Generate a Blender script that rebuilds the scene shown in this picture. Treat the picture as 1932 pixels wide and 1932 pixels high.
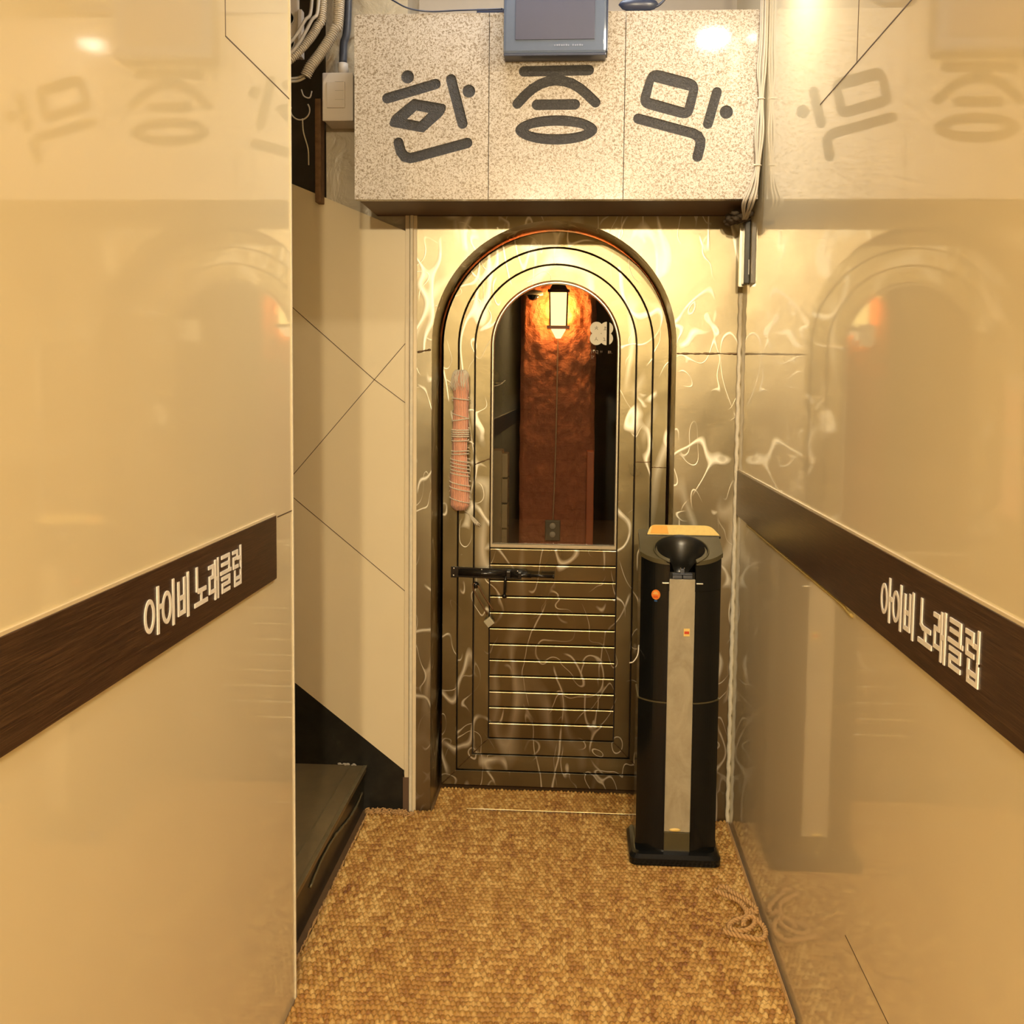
import bpy, bmesh, math, random
import numpy as np
from mathutils import Vector, Matrix
random.seed(7); rng = np.random.default_rng(7)
PI = math.pi
SC = bpy.context.scene; COL = SC.collection
for o in list(bpy.data.objects): bpy.data.objects.remove(o)

# ------------------------------------------------------------------ camera, world, light, exposure
F, CX, CY, YAW, PIT, ROL, EYE = 1927.2, 968.7, 862.6, .0615, .0733, .0096, 1.45
cam = bpy.data.cameras.new('camera'); co = bpy.data.objects.new('camera', cam); COL.objects.link(co)
R0 = Vector((math.cos(YAW), math.sin(YAW), 0)); F0 = Vector((-math.sin(YAW), math.cos(YAW), 0)); Z0 = Vector((0, 0, 1))
FW = math.cos(PIT)*F0 - math.sin(PIT)*Z0; U0 = math.sin(PIT)*F0 + math.cos(PIT)*Z0
R1 = math.cos(ROL)*R0 + math.sin(ROL)*U0; U1 = -math.sin(ROL)*R0 + math.cos(ROL)*U0
m = Matrix.Identity(4)
for i in range(3): m[i][0] = R1[i]; m[i][1] = U1[i]; m[i][2] = -FW[i]; m[i][3] = (0, 0, EYE)[i]
co.matrix_world = m
cam.sensor_fit = 'HORIZONTAL'; cam.sensor_width = 36; cam.lens = F/1932*36
cam.shift_x = (966-CX)/1932; cam.shift_y = (CY-966)/1932; cam.clip_start = .02
SC.camera = co
SC.view_settings.view_transform = 'Standard'; SC.view_settings.look = 'None'
SC.view_settings.gamma = 1; SC.view_settings.use_curve_mapping = False
SC.view_settings.exposure = 0.27
W = bpy.data.worlds.new('world'); SC.world = W; W.use_nodes = True
W.node_tree.nodes['Background'].inputs[0].default_value = (.5, .5, .55, 1)
W.node_tree.nodes['Background'].inputs[1].default_value = .05

WARM = (1.0, .80, .50)
def area(name, loc, size, power, color, rot=(0, 0, 0), shape='DISK'):
    l = bpy.data.lights.new(name, 'AREA'); l.shape = shape; l.size = size; l.energy = power; l.color = color
    o = bpy.data.objects.new(name, l); COL.objects.link(o); o.location = loc; o.rotation_euler = rot
    return o
LAMPS = [(.445, 2.42), (-.34, -2.4), (.24, -2.4)]  # first hangs by the sign; the two rear ones are added to light the door
LPOW = [10, 74, 74]
LCOL = [(1.0, .87, .68), (1.0, .82, .54), (1.0, .82, .54), (1.0, .82, .54)]
LTILT = [0, .80, .80]
LZS = [2.63, 2.69, 2.69]
CEIL = 2.95
area('tube_light', (-.15, 2.85, CEIL-.045), .5, 6, (.88, .93, 1.0))
XL, XR, YE = -.6412, .5217, 2.2675
YS, YD, YG = 3.326, 3.5285, 3.0126       # steel surround, door leaf, granite face

# ------------------------------------------------------------------ helpers
def mesh_obj(name, bm, mat=None, parent=None, smooth=False):
    me = bpy.data.meshes.new(name); bm.normal_update(); bm.to_mesh(me); bm.free()
    o = bpy.data.objects.new(name, me); COL.objects.link(o)
    if mat:
        for mm in (mat if isinstance(mat, (list, tuple)) else [mat]): me.materials.append(mm)
    if smooth:
        for p in me.polygons: p.use_smooth = True
    if parent is not None:
        o.parent = parent
        o.matrix_parent_inverse = Matrix.Translation(-Vector(parent.location))
    return o
def thing(name, label, cat, loc=(0, 0, 0), group=None):
    o = bpy.data.objects.new(name, None); COL.objects.link(o); o.location = loc
    o.empty_display_size = .05
    return tag(o, label, cat, group)
def tag(o, label, cat, group=None, kind=None):
    o['label'] = label; o['category'] = cat
    if group: o['group'] = group
    if kind: o['kind'] = kind
    return o
def struct(o): o['kind'] = 'structure'; return o
def lab(o, t): o['label'] = t; return o
def B(): return bmesh.new()
def box(bm, x0, x1, y0, y1, z0, z1, bev=0, mi=0):
    r = bmesh.ops.create_cube(bm, size=1)
    vs = r['verts']
    bmesh.ops.scale(bm, vec=(x1-x0, y1-y0, z1-z0), verts=vs)
    bmesh.ops.translate(bm, vec=((x0+x1)/2, (y0+y1)/2, (z0+z1)/2), verts=vs)
    if mi:
        for f in {f for v in vs for f in v.link_faces}: f.material_index = mi
    if bev:
        es = list({e for v in vs for e in v.link_edges})
        bmesh.ops.bevel(bm, geom=es, offset=bev, segments=2, profile=.6, affect='EDGES')
    return bm
def prism(bm, pts, axis, a, b, mi=0):
    """polygon pts in the plane across axis, extruded from a to b"""
    def P(p, t):
        return {'X': (t, p[0], p[1]), 'Y': (p[0], t, p[1]), 'Z': (p[0], p[1], t)}[axis]
    va = [bm.verts.new(P(p, a)) for p in pts]; vb = [bm.verts.new(P(p, b)) for p in pts]
    fs = [bm.faces.new(va), bm.faces.new(vb[::-1])]
    n = len(pts)
    for i in range(n): fs.append(bm.faces.new((va[i], vb[i], vb[(i+1) % n], va[(i+1) % n])))
    for f in fs: f.material_index = mi
    bmesh.ops.recalc_face_normals(bm, faces=fs)
    return bm
def ring(bm, outer, inner, axis, a, b, closed=True, cham=0):
    """band between two outlines of equal count; a = front, b = back"""
    def P(p, t):
        return {'X': (t, p[0], p[1]), 'Y': (p[0], t, p[1]), 'Z': (p[0], p[1], t)}[axis]
    s = 1 if b > a else -1
    rows = []
    mid = [((o[0]+i[0])/2, (o[1]+i[1])/2) for o, i in zip(outer, inner)]
    def toward(p, c, d):
        L = math.hypot(c[0]-p[0], c[1]-p[1]) or 1; return (p[0]+(c[0]-p[0])/L*d, p[1]+(c[1]-p[1])/L*d)
    if cham:
        rows.append([P(p, b) for p in outer]); rows.append([P(p, a+s*cham) for p in outer])
        rows.append([P(toward(p, q, cham), a) for p, q in zip(outer, mid)])
        rows.append([P(toward(p, q, cham), a) for p, q in zip(inner, mid)])
        rows.append([P(p, a+s*cham) for p in inner]); rows.append([P(p, b) for p in inner])
    else:
        rows = [[P(p, b) for p in outer], [P(p, a) for p in outer], [P(p, a) for p in inner], [P(p, b) for p in inner]]
    V = [[bm.verts.new(c) for c in r] for r in rows]
    n = len(outer); fs = []
    for k in range(len(V)):
        A, C = V[k], V[(k+1) % len(V)]
        for i in range(n if closed else n-1):
            j = (i+1) % n
            fs.append(bm.faces.new((A[i], A[j], C[j], C[i])))
    bmesh.ops.recalc_face_normals(bm, faces=fs)
    return bm
def smooth_path(pts, n=8):
    """Catmull-Rom"""
    P = [Vector(p) for p in pts]; P = [P[0]*2-P[1]] + P + [P[-1]*2-P[-2]]
    out = []
    for i in range(1, len(P)-2):
        for k in range(n):
            t = k/n; a, b, c, d = P[i-1], P[i], P[i+1], P[i+2]
            out.append(.5*((2*b)+(-a+c)*t+(2*a-5*b+4*c-d)*t*t+(-a+3*b-3*c+d)*t**3))
    out.append(P[-2]); return out
def tube(bm, pts, r, seg=8, caps=True, rf=None):
    pts = [Vector(p) for p in pts]; n = len(pts); rows = []
    up = None
    for i, p in enumerate(pts):
        t = (pts[min(i+1, n-1)]-pts[max(i-1, 0)])
        if t.length < 1e-9: t = Vector((0, 0, 1))
        t.normalize()
        if up is None: up = t.orthogonal().normalized()
        up = (up - t*up.dot(t))
        if up.length < 1e-6: up = t.orthogonal()
        up.normalize(); s = t.cross(up)
        rr = rf(i/(n-1)) if rf else (r[i] if isinstance(r, (list, tuple)) else r)
        rows.append([bm.verts.new(p+(up*math.cos(2*PI*k/seg)+s*math.sin(2*PI*k/seg))*rr) for k in range(seg)])
    for a, b in zip(rows, rows[1:]):
        for k in range(seg): bm.faces.new((a[k], a[(k+1) % seg], b[(k+1) % seg], b[k]))
    if caps: bm.faces.new(rows[0][::-1]); bm.faces.new(rows[-1])
    return bm
def rope(bm, pts, r, pitch=.012, strands=2, seg=6):
    """twisted rope of strands round a path"""
    pts = [Vector(p) for p in pts]; d = [0]
    for a, b in zip(pts, pts[1:]): d.append(d[-1]+(b-a).length)
    for s in range(strands):
        q = []
        N = max(8, int(d[-1]/pitch*8)); up = None; j = 0
        for i in range(N+1):
            L = d[-1]*i/N
            while j < len(d)-2 and d[j+1] < L: j += 1
            f = (L-d[j])/max(1e-9, d[j+1]-d[j]); p = pts[j].lerp(pts[j+1], min(1, max(0, f)))
            t = (pts[j+1]-pts[j]).normalized()
            if up is None: up = t.orthogonal().normalized()
            up = (up-t*up.dot(t)).normalized(); w = t.cross(up)
            a = 2*PI*(L/pitch/1+s/strands)
            q.append(p+(up*math.cos(a)+w*math.sin(a))*r*.5)
        tube(bm, q, r*.58, seg)
    return bm
def lathe(bm, prof, c=(0, 0, 0), seg=32, a0=0, a1=2*PI, M=None):
    full = abs(a1-a0-2*PI) < 1e-6; n = seg if full else seg+1; rows = []
    for rr, z in prof:
        row = []
        for k in range(n):
            a = a0+(a1-a0)*k/seg; v = Vector((rr*math.cos(a), rr*math.sin(a), z))
            if M is not None: v = M @ v
            row.append(bm.verts.new(v+Vector(c)))
        rows.append(row)
    for a, b in zip(rows, rows[1:]):
        for k in range(seg):
            j = (k+1) % n
            try: bm.faces.new((a[k], a[j], b[j], b[k]))
            except ValueError: pass
    if full:
        for row, rev in ((rows[0], True), (rows[-1], False)):
            try: bm.faces.new(row[::-1] if rev else row)
            except ValueError: pass
    bmesh.ops.recalc_face_normals(bm, faces=bm.faces)
    return bm
def cyl(bm, p0, p1, r, seg=16, bev=0): return tube(bm, [p0, p1], r, seg)
def ball(bm, c, r, sub=2, sc=(1, 1, 1)):
    q = bmesh.ops.create_icosphere(bm, subdivisions=sub, radius=r)
    bmesh.ops.scale(bm, vec=sc, verts=q['verts']); bmesh.ops.translate(bm, vec=c, verts=q['verts']); return bm

# ------------------------------------------------------------------ materials
class NT:
    def __init__(s, name):
        s.m = bpy.data.materials.new(name); s.m.use_nodes = True; s.t = s.m.node_tree; s.n = s.t.nodes
        s.b = s.n['Principled BSDF']; s.co = None
    def N(s, typ, **kw):
        x = s.n.new(typ)
        for k, v in kw.items():
            if hasattr(x, k) and k not in x.inputs: setattr(x, k, v)
        for k, v in kw.items():
            if k in x.inputs: x.inputs[k].default_value = v
        return x
    def L(s, a, b): s.t.links.new(a, b)
    def coord(s, scale=(1, 1, 1), rot=(0, 0, 0), src='Object'):
        if s.co is None: s.co = s.n.new('ShaderNodeTexCoord')
        mp = s.n.new('ShaderNodeMapping'); mp.inputs['Scale'].default_value = scale; mp.inputs['Rotation'].default_value = rot
        s.L(s.co.outputs[src], mp.inputs[0]); return mp.outputs[0]
    def noise(s, v, scale, detail=3, rough=.5, dist=0):
        x = s.N('ShaderNodeTexNoise', Scale=scale, Detail=detail, Roughness=rough, Distortion=dist); s.L(v, x.inputs['Vector']); return x.outputs['Fac']
    def ramp(s, f, stops, mode='LINEAR'):
        x = s.n.new('ShaderNodeValToRGB'); x.color_ramp.interpolation = mode; e = x.color_ramp.elements
        while len(e) < len(stops): e.new(.5)
        for q, (p, c) in zip(e, stops): q.position = p; q.color = (*c, 1) if len(c) == 3 else c
        s.L(f, x.inputs[0]); return x.outputs[0]
    def math(s, op, a, b=None, c=None, clamp=False):
        x = s.n.new('ShaderNodeMath'); x.operation = op; x.use_clamp = clamp
        for i, v in enumerate((a, b, c)):
            if v is None: continue
            if isinstance(v, (int, float)): x.inputs[i].default_value = v
            else: s.L(v, x.inputs[i])
        return x.outputs[0]
    def mix(s, f, a, b, typ='MIX'):
        x = s.n.new('ShaderNodeMix'); x.data_type = 'RGBA'; x.blend_type = typ
        for i, v in ((0, f), (6, a), (7, b)):
            if isinstance(v, (int, float)): x.inputs[i].default_value = v
            elif isinstance(v, tuple): x.inputs[i].default_value = (*v, 1)
            else: s.L(v, x.inputs[i])
        return x.outputs[2]
    def bump(s, h, strength=.3, dist=.002):
        x = s.N('ShaderNodeBump', Strength=strength, Distance=dist); s.L(h, x.inputs['Height']); s.L(x.outputs[0], s.b.inputs['Normal']); return x
    def set(s, **kw):
        for k, v in kw.items():
            k = {'color': 'Base Color', 'rough': 'Roughness', 'metal': 'Metallic', 'spec': 'Specular IOR Level', 'coat': 'Coat Weight', 'coatr': 'Coat Roughness', 'trans': 'Transmission Weight', 'ior': 'IOR', 'alpha': 'Alpha', 'emis': 'Emission Color', 'estr': 'Emission Strength', 'sheen': 'Sheen Weight'}[k]
            i = s.b.inputs[k]
            if isinstance(v, (int, float)): i.default_value = v
            elif isinstance(v, tuple): i.default_value = (*v, 1)
            else: s.L(v, i)
        return s
def srgb(r, g, b): return tuple(((c/255+.055)/1.055)**2.4 if c > 10 else c/255/12.92 for c in (r, g, b))
def plain(name, color, rough=.5, metal=0, var=.08, vs=30, bump=0, **kw):
    t = NT(name); v = t.coord()
    n = t.noise(v, vs, 4)
    c = t.mix(n, tuple(x*(1-var) for x in color), tuple(min(1, x*(1+var)) for x in color))
    t.set(color=c, rough=rough, metal=metal, **kw)
    if bump: t.bump(n, bump, .001)
    return t.m

def m_panel():
    t = NT('cream_panel'); v = t.coord()
    n = t.noise(v, 3, 3); n2 = t.noise(t.coord((1, 1, .25)), 60, 3)
    c = t.mix(n, (.77, .665, .44), (.81, .705, .475))
    r = t.math('MULTIPLY_ADD', n, .03, .03)
    t.set(color=c, rough=r, ior=1.5); t.bump(n, .02, .004); return t.m
def m_panel_matte():
    t = NT('cream_board'); v = t.coord(); n = t.noise(v, 5, 4)
    t.set(color=t.mix(n, (.76, .64, .42), (.81, .69, .46)), rough=.32); return t.m
def m_granite():
    t = NT('granite'); v = t.coord()
    a = t.noise(v, 165, 4, .6, 1.0); b = t.noise(v, 330, 3, .6); c = t.noise(v, 6, 3)
    base = t.mix(c, (.56, .51, .455), (.62, .57, .50))
    k1 = t.ramp(a, [(.35, (.42, .37, .31)), (.45, (.68, .62, .54)), (.53, (1, 1, 1))])
    k2 = t.ramp(b, [(.33, (.35, .31, .26)), (.42, (1, 1, 1))])
    x = t.mix(1.0, base, k1, 'MULTIPLY'); x = t.mix(.75, x, k2, 'MULTIPLY')
    t.set(color=x, rough=.09, ior=1.5); return t.m
def m_inlay():
    t = NT('carved_letter_paint'); v = t.coord(); n = t.noise(v, 170, 4, .6, 1.2)
    t.set(color=t.mix(n, (.022, .021, .020), (.10, .092, .086)), rough=.42); t.bump(n, 1.0, .006); return t.m
def m_steel(name, base=(.37, .31, .195), rough=.30, grind=1.0):
    t = NT(name); v = t.coord((1, 1, .45), (0, .35, 0)); v2 = t.coord((1, 1, .6), (0, -.6, 0))
    # grinder loops: contour lines of a noise field
    def lines(vec, scale, w, dist):
        n = t.noise(vec, scale, 0, .4, dist)
        d = t.math('ABSOLUTE', t.math('SUBTRACT', n, .5))
        return t.math('SUBTRACT', 1, t.math('DIVIDE', d, w), clamp=True)
    l1 = lines(v, 7, .022, .9); l2 = lines(v2, 9.5, .018, 1.3); l3 = lines(v, 4.2, .07, 1.5)
    mk = lambda vec, sc, a, b: t.ramp(t.noise(vec, sc, 1), [(a, (0, 0, 0)), (b, (1, 1, 1))])
    g = t.math('MAXIMUM', t.math('MULTIPLY', l1, mk(t.coord(), 9, .42, .52)), t.math('MULTIPLY', l2, mk(v2, 8, .45, .55)))
    g = t.math('MAXIMUM', g, t.math('MULTIPLY', t.math('MULTIPLY', l3, .55), mk(v, 5, .5, .65)))
    fine = t.noise(t.coord((1, 1, 26)), 60, 2, .6)
    mott = t.noise(t.coord((1, 1, .6)), 6, 2, .5, .3)
    col = t.mix(mott, tuple(c*.72 for c in base), tuple(min(1, c*1.22) for c in base))
    col = t.mix(t.math('MULTIPLY', g, .8*grind), col, (.98, .94, .80))
    r = t.math('ADD', t.math('MULTIPLY_ADD', mott, .20, rough-.08), t.math('MULTIPLY', g, .15))
    t.set(color=col, rough=r, metal=1.0)
    h = t.math('ADD', t.math('MULTIPLY', fine, .15), t.math('ADD', t.math('MULTIPLY', g, .35), t.math('MULTIPLY', t.noise(t.coord(), 5, 2), 4)))
    t.bump(h, .3, .0022); return t.m
def m_wood_band():
    t = NT('dark_wood_laminate'); n = t.noise(t.coord((1, 1.6, 90)), 6, 5, .7, .1); k = t.noise(t.coord((1, .5, 140)), 5, 3)
    c = t.ramp(n, [(.36, (.024, .011, .005)), (.5, (.060, .028, .013)), (.64, (.125, .064, .030))])
    c = t.mix(t.math('MULTIPLY', k, .5), c, (.05, .022, .01))
    t.set(color=c, rough=.28, ior=1.45); t.bump(n, .25, .001); return t.m
def m_mat():
    t = NT('woven_sisal')
    a = t.n.new('ShaderNodeAttribute'); a.attribute_name = 'tone'; a.attribute_type = 'GEOMETRY'
    f = t.noise(t.coord((2.2, 1, 1)), 260, 3, .7)
    s = t.noise(t.coord((1, .07, 1)), 19, 4, .7)
    v = t.math('ADD', t.math('MULTIPLY', a.outputs['Fac'], .48), t.math('ADD', t.math('MULTIPLY', f, .22), t.math('MULTIPLY', s, .42)))
    c = t.ramp(v, [(.32, (.17, .052, .009)), (.45, (.33, .15, .028)), (.6, (.46, .25, .058)), (.82, (.74, .50, .18))])
    t.set(color=c, rough=.45, spec=.5); t.bump(f, .5, .0015); return t.m
def m_rope(name, c0, c1):
    t = NT(name); n = t.noise(t.coord(), 300, 3); t.set(color=t.mix(n, c0, c1), rough=.75); t.bump(n, .4, .001); return t.m
def m_brick():
    t = NT('terracotta_brick'); v = t.coord(rot=(PI/2, 0, 0))
    br = t.N('ShaderNodeTexBrick', Scale=1, **{'Mortar Size': .006, 'Brick Width': .21, 'Row Height': .07}); t.L(v, br.inputs['Vector'])
    n = t.noise(t.coord(), 40, 5, .65); n2 = t.noise(t.coord(), 9, 4)
    c = t.mix(n2, (.25, .055, .018), (.37, .10, .032)); c = t.mix(t.math('MULTIPLY', n, .3), c, (.6, .25, .1))
    t.set(color=c, rough=.7)
    h = t.math('ADD', t.math('MULTIPLY', br.outputs['Fac'], -1.2), t.math('ADD', n, t.math('MULTIPLY', n2, 1.5))); t.bump(h, .7, .012); return t.m
def m_plaster():
    t = NT('stained_plaster'); n = t.noise(t.coord(), 9, 5, .6, 1.2); k = t.noise(t.coord(), 4, 3)
    c = t.ramp(n, [(.3, (.30, .20, .10)), (.42, (.56, .48, .34)), (.7, (.68, .60, .45))])
    t.set(color=t.mix(t.math('MULTIPLY', k, .4), c, (.5, .42, .3)), rough=.3); t.bump(n, .6, .012); return t.m
def m_stone():
    t = NT('black_stone'); n = t.noise(t.coord(), 70, 5, .7); d = t.noise(t.coord((1, .3, 1)), 11, 5, .7)
    c = t.ramp(d, [(.4, (.010, .009, .007)), (.62, (.022, .019, .013)), (.78, (.075, .062, .036))])
    t.set(color=t.mix(t.math('MULTIPLY', n, .25), c, (.03, .026, .018)), rough=.33); t.bump(n, .15, .001); return t.m
def m_tread():
    t = NT('stair_tread_stone'); n = t.noise(t.coord(), 30, 5, .7); d = t.noise(t.coord(), 5, 4, .6)
    c = t.mix(d, (.12, .09, .045), (.28, .20, .09)); c = t.mix(t.math('MULTIPLY', n, .4), c, (.05, .043, .028))
    t.set(color=c, rough=.3); t.bump(n, .12, .001); return t.m
def m_towel():
    t = NT('pink_towel'); w = t.N('ShaderNodeTexWave', Scale=55, Distortion=2.5, Detail=2); w.bands_direction = 'X'
    t.L(t.coord((1, 1, .12)), w.inputs['Vector']); n = t.noise(t.coord(), 200, 3)
    c = t.mix(w.outputs['Fac'], (.78, .25, .12), (.92, .50, .32)); t.set(color=t.mix(t.math('MULTIPLY', n, .3), c, (.85, .55, .4)), rough=.85, sheen=.3)
    t.bump(t.math('ADD', w.outputs['Fac'], n), .8, .002); return t.m
def m_glass():
    t = NT('door_glass'); out = t.n['Material Output']
    tr = t.N('ShaderNodeBsdfTransparent', Color=(.90, .90, .88, 1)); gl = t.N('ShaderNodeBsdfGlossy', Roughness=.0)
    fr = t.N('ShaderNodeFresnel', IOR=1.5); mx = t.n.new('ShaderNodeMixShader')
    t.L(fr.outputs[0], mx.inputs[0]); t.L(tr.outputs[0], mx.inputs[1]); t.L(gl.outputs[0], mx.inputs[2]); t.L(mx.outputs[0], out.inputs['Surface']); return t.m
def emit(name, c, s):
    t = NT(name); t.set(color=c, emis=c, estr=s, rough=.4); return t.m
def m_bag():
    t = NT('clear_plastic_bags'); n = t.noise(t.coord((1, 1, .4)), 14, 4, .6, 1.5); n2 = t.noise(t.coord(), 45, 3, .6, 1)
    c = t.mix(n, (.20, .155, .085), (.52, .45, .31)); t.set(color=t.mix(t.math('MULTIPLY', n2, .3), c, (.6, .53, .38)), rough=.28, coat=.3); t.bump(n, .4, .004); return t.m

M = dict(panel=m_panel(), board=m_panel_matte(), granite=m_granite(), inlay=m_inlay(), steel=m_steel('brushed_steel'),
  steel2=m_steel('door_steel', (.265, .215, .115), .29), band=m_wood_band(), mat=m_mat(), brick=m_brick(), plaster=m_plaster(), stone=m_stone(), tread=m_tread(),
  towel=m_towel(), glass=m_glass(), bag=m_bag(),
  rope=m_rope('sisal_rope', (.42, .22, .075), (.62, .38, .15)), string=m_rope('cotton_string', (.62, .54, .40), (.84, .76, .60)),
  white=plain('white_vinyl', (.92, .87, .80), .4, var=.02), cream=plain('cream_trim', (.74, .62, .42), .35, var=.06),
  caulk=plain('white_caulk', (.72, .64, .48), .5, var=.15, vs=60, bump=.5), soffit=plain('brown_soffit', (.13, .075, .042), .55, var=.1),
  ceil=plain('ceiling_paint', (.62, .57, .52), .75, var=.04), dark=plain('dark_gap', (.03, .018, .01), .8), seam=plain('panel_seam', (.10, .06, .03), .6),
  black=plain('black_plastic', (.0065, .0065, .006), .17, var=.1, ior=1.45), blackm=plain('black_satin_plastic', (.013, .0115, .008), .30, var=.12),
  rim=plain('grey_plastic_top', (.085, .068, .03), .35), bolt=plain('black_enamel', (.012, .009, .007), .2, metal=0, var=.2), screw=plain('bright_screw', (.8, .76, .66), .22, 1),
  lock=plain('dull_brass_lock', (.50, .45, .31), .42, .35), shackle=plain('bronzed_shackle', (.30, .17, .09), .3, .9), bead=plain('glazing_bead', (.62, .55, .40), .3, .7, vs=80, bump=.2),
  weld=plain('weld_bead', (.16, .10, .05), .4, .9, var=.5, vs=120, bump=.8), cableg=plain('grey_cable', (.50, .44, .35), .45, var=.12), conduit=plain('ivory_conduit', (.62, .54, .42), .45, var=.12, vs=80),
  pipe=plain('dark_grey_pipe', (.075, .08, .095), .4), box=plain('ivory_switch', (.80, .70, .58), .35, var=.02), wood=plain('rough_timber', (.22, .12, .055), .8, var=.4, vs=60, bump=.8),
  tv=plain('blue_grey_gloss', (.12, .15, .215), .10, var=.05), tvs=plain('tinted_screen', (.10, .105, .15), .06, var=.03), tvd=plain('blue_grey_edge', (.035, .045, .085), .3),
  silver=plain('silver_edge', (.6, .55, .45), .3, .9), amber=plain('orange_label', (.85, .42, .07), .45, var=.1), yellow=plain('yellow_label', (.86, .60, .18), .45, var=.15, vs=90),
  orange=plain('orange_sticker', (.85, .24, .03), .4), red=plain('red_print', (.62, .06, .02), .4), blue=plain('blue_print', (.03, .10, .25), .4),
  nosing=plain('brass_nosing', (.20, .165, .09), .4, .5, var=.3), floor=plain('brown_tile', (.16, .09, .04), .4, var=.2), dust=plain('dust_clump', (.11, .085, .06), .95, var=.5, vs=120, bump=1.0),
  inwood=plain('dark_varnished_wood', (.045, .03, .014), .35, var=.5, vs=12), orangewood=plain('orange_timber', (.42, .09, .015), .5, var=.15), lantern=plain('aged_lantern_metal', (.09, .035, .015), .35, .7),
  tan=plain('tan_crate_wood', (.30, .21, .10), .6, var=.2, vs=25), hat=plain('brown_felt', (.10, .075, .02), .9), lens=plain('smoked_dome', (.01, .01, .01), .08), chrome=plain('chrome_strip', (.85, .80, .68), .12, 1),
  lampglass=emit('lantern_glass', (1.0, .70, .24), 2.6), bulb=emit('bulb', (1, .80, .42), 60.0), diffuser=emit('downlight_diffuser', (1, .9, .7), 14.0), paper=plain('decal_white', (.82, .76, .60), .5, var=.03), ink=plain('decal_ink', (.12, .09, .05), .6),
  film=plain('faint_decal', (.36, .24, .16), .5), glue=plain('yellowed_adhesive', (.55, .40, .12), .5, var=.2, vs=80), outlet=plain('aged_outlet', (.13, .10, .055), .5))

# ------------------------------------------------------------------ room shell
struct(mesh_obj('floor', box(B(), -2.6, XR+.2, -3.8, 6.2, -.1, 0), M['floor']))
struct(mesh_obj('ceiling', box(B(), -2.6, XR+.2, -3.8, 3.7, CEIL, CEIL+.1), M['ceil']))
struct(mesh_obj('wall_left', box(B(), -2.6, XL, -3.8, YE, 0, CEIL), M['panel']))
struct(mesh_obj('wall_right', box(B(), XR, XR+.2, -3.8, 3.7, 0, CEIL), M['panel']))
struct(mesh_obj('wall_front_added', box(B(), XL, XR, -3.8, -3.7, 0, CEIL), M['inwood']))  # unseen end wall added across the entrance, dark to keep door glass reflections down
# wall over the door behind the canopy and beside the opening
bm = B(); box(bm, -.562, XR, 3.60, 3.70, 1.99, CEIL); box(bm, -.62, -.50, 3.56, 3.70, 0, 2.0); box(bm, .345, XR, 3.56, 3.70, 0, 2.0)
struct(mesh_obj('wall_back', bm, M['ceil']))
# stair side wall: cream parallelogram board, rough plaster above, dark stone skirting below
bm = B(); box(bm, -.83, -.562, 3.36, 3.70, 0, CEIL)
struct(mesh_obj('wall_stair', bm, M['plaster']))
bm = B(); box(bm, -2.6, -.83, 3.62, 3.70, 0, CEIL)
struct(mesh_obj('wall_stairwell', bm, plain('dark_render', (.10, .08, .055), .8, var=.4, vs=15)))
def lo(x): return .139 + (-.559-x)*.782
def up(x): return 1.936 + (-.563-x)*.762
bm = B(); prism(bm, [(-.562, lo(-.562)), (-.562, up(-.562)), (-2.2, up(-2.2) if up(-2.2) < 2.6 else 2.6), (-2.2, lo(-2.2))], 'Y', YS, YS+.012)
bd = mesh_obj('trim_1', bm, M['board']); struct(bd)
def seamline(bm, a, b, w, ax, c0, c1):
    a, b = Vector(a), Vector(b); d = (b-a).normalized(); n = Vector((-d.y, d.x))*w/2
    prism(bm, [tuple(a+n), tuple(b+n), tuple(b-n), tuple(a-n)], ax, c0, c1)
bm = B()
for a, b in (((-1.2, 1.916), (-.667, 1.456)), ((-.667, 1.456), (-.562, 1.379)), ((-.562, 1.573), (-1.2, .83)), ((-1.2, 1.276), (-.562, .754))):
    seamline(bm, a, b, .0022, 'Y', YS-.0006, YS+.001)
sm = mesh_obj('panel_joint', bm, M['seam'], bd)
bm = B(); prism(bm, [(-.568, 0), (-.568, lo(-.568)), (-2.2, lo(-2.2)), (-2.2, 0)], 'Y', YS+.001, YS+.02)
struct(mesh_obj('baseboard_stair', bm, M['stone']))
# corner strips between stair wall and steel surround
bm = B(); box(bm, -.562, -.548, YS-.004, YS+.02, .12, 1.985, .001)
struct(mesh_obj('trim_2', bm, M['cream']))
bm = B(); box(bm, -.546, -.536, YS-.010, YS+.02, 0, 1.985, .002)
struct(mesh_obj('trim_3', bm, M['caulk']))
bm = B(); box(bm, -.567, -.547, YS-.006, YS+.03, 0, .12, .001)
struct(mesh_obj('trim_4', bm, M['soffit']))
bm = B(); box(bm, -.536, -.524, YS-.002, YS+.02, .0, 1.985, .002)
struct(mesh_obj('trim_5', bm, M['cream']))
# end edge strip of the left wall
struct(mesh_obj('trim_6', box(B(), XL-.002, XL+.003, YE-.004, YE+.002, 0, CEIL-.001, .0005), M['caulk']))
# joints in the wall panels
bm = B(); box(bm, XL-.001, XL+.0006, 1.853, 1.8555, 2.066, CEIL-.002); box(bm, XL-.001, XL+.0006, 1.853, YE-.005, 2.0655, 2.068); box(bm, XL-.001, XL+.0006, 2.150, YE-.005, 1.154, 1.1565)
struct(mesh_obj('trim_7', bm, M['seam']))
bm = B(); box(bm, XR-.0006, XR+.001, 2.025, 2.0275, 2.061, CEIL-.002); box(bm, XR-.0006, XR+.001, 1.2, 2.32, 2.0605, 2.063); box(bm, XR-.0006, XR+.001, 1.2, 1.9, .410, .412)
struct(mesh_obj('trim_8', bm, M['seam']))
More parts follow.
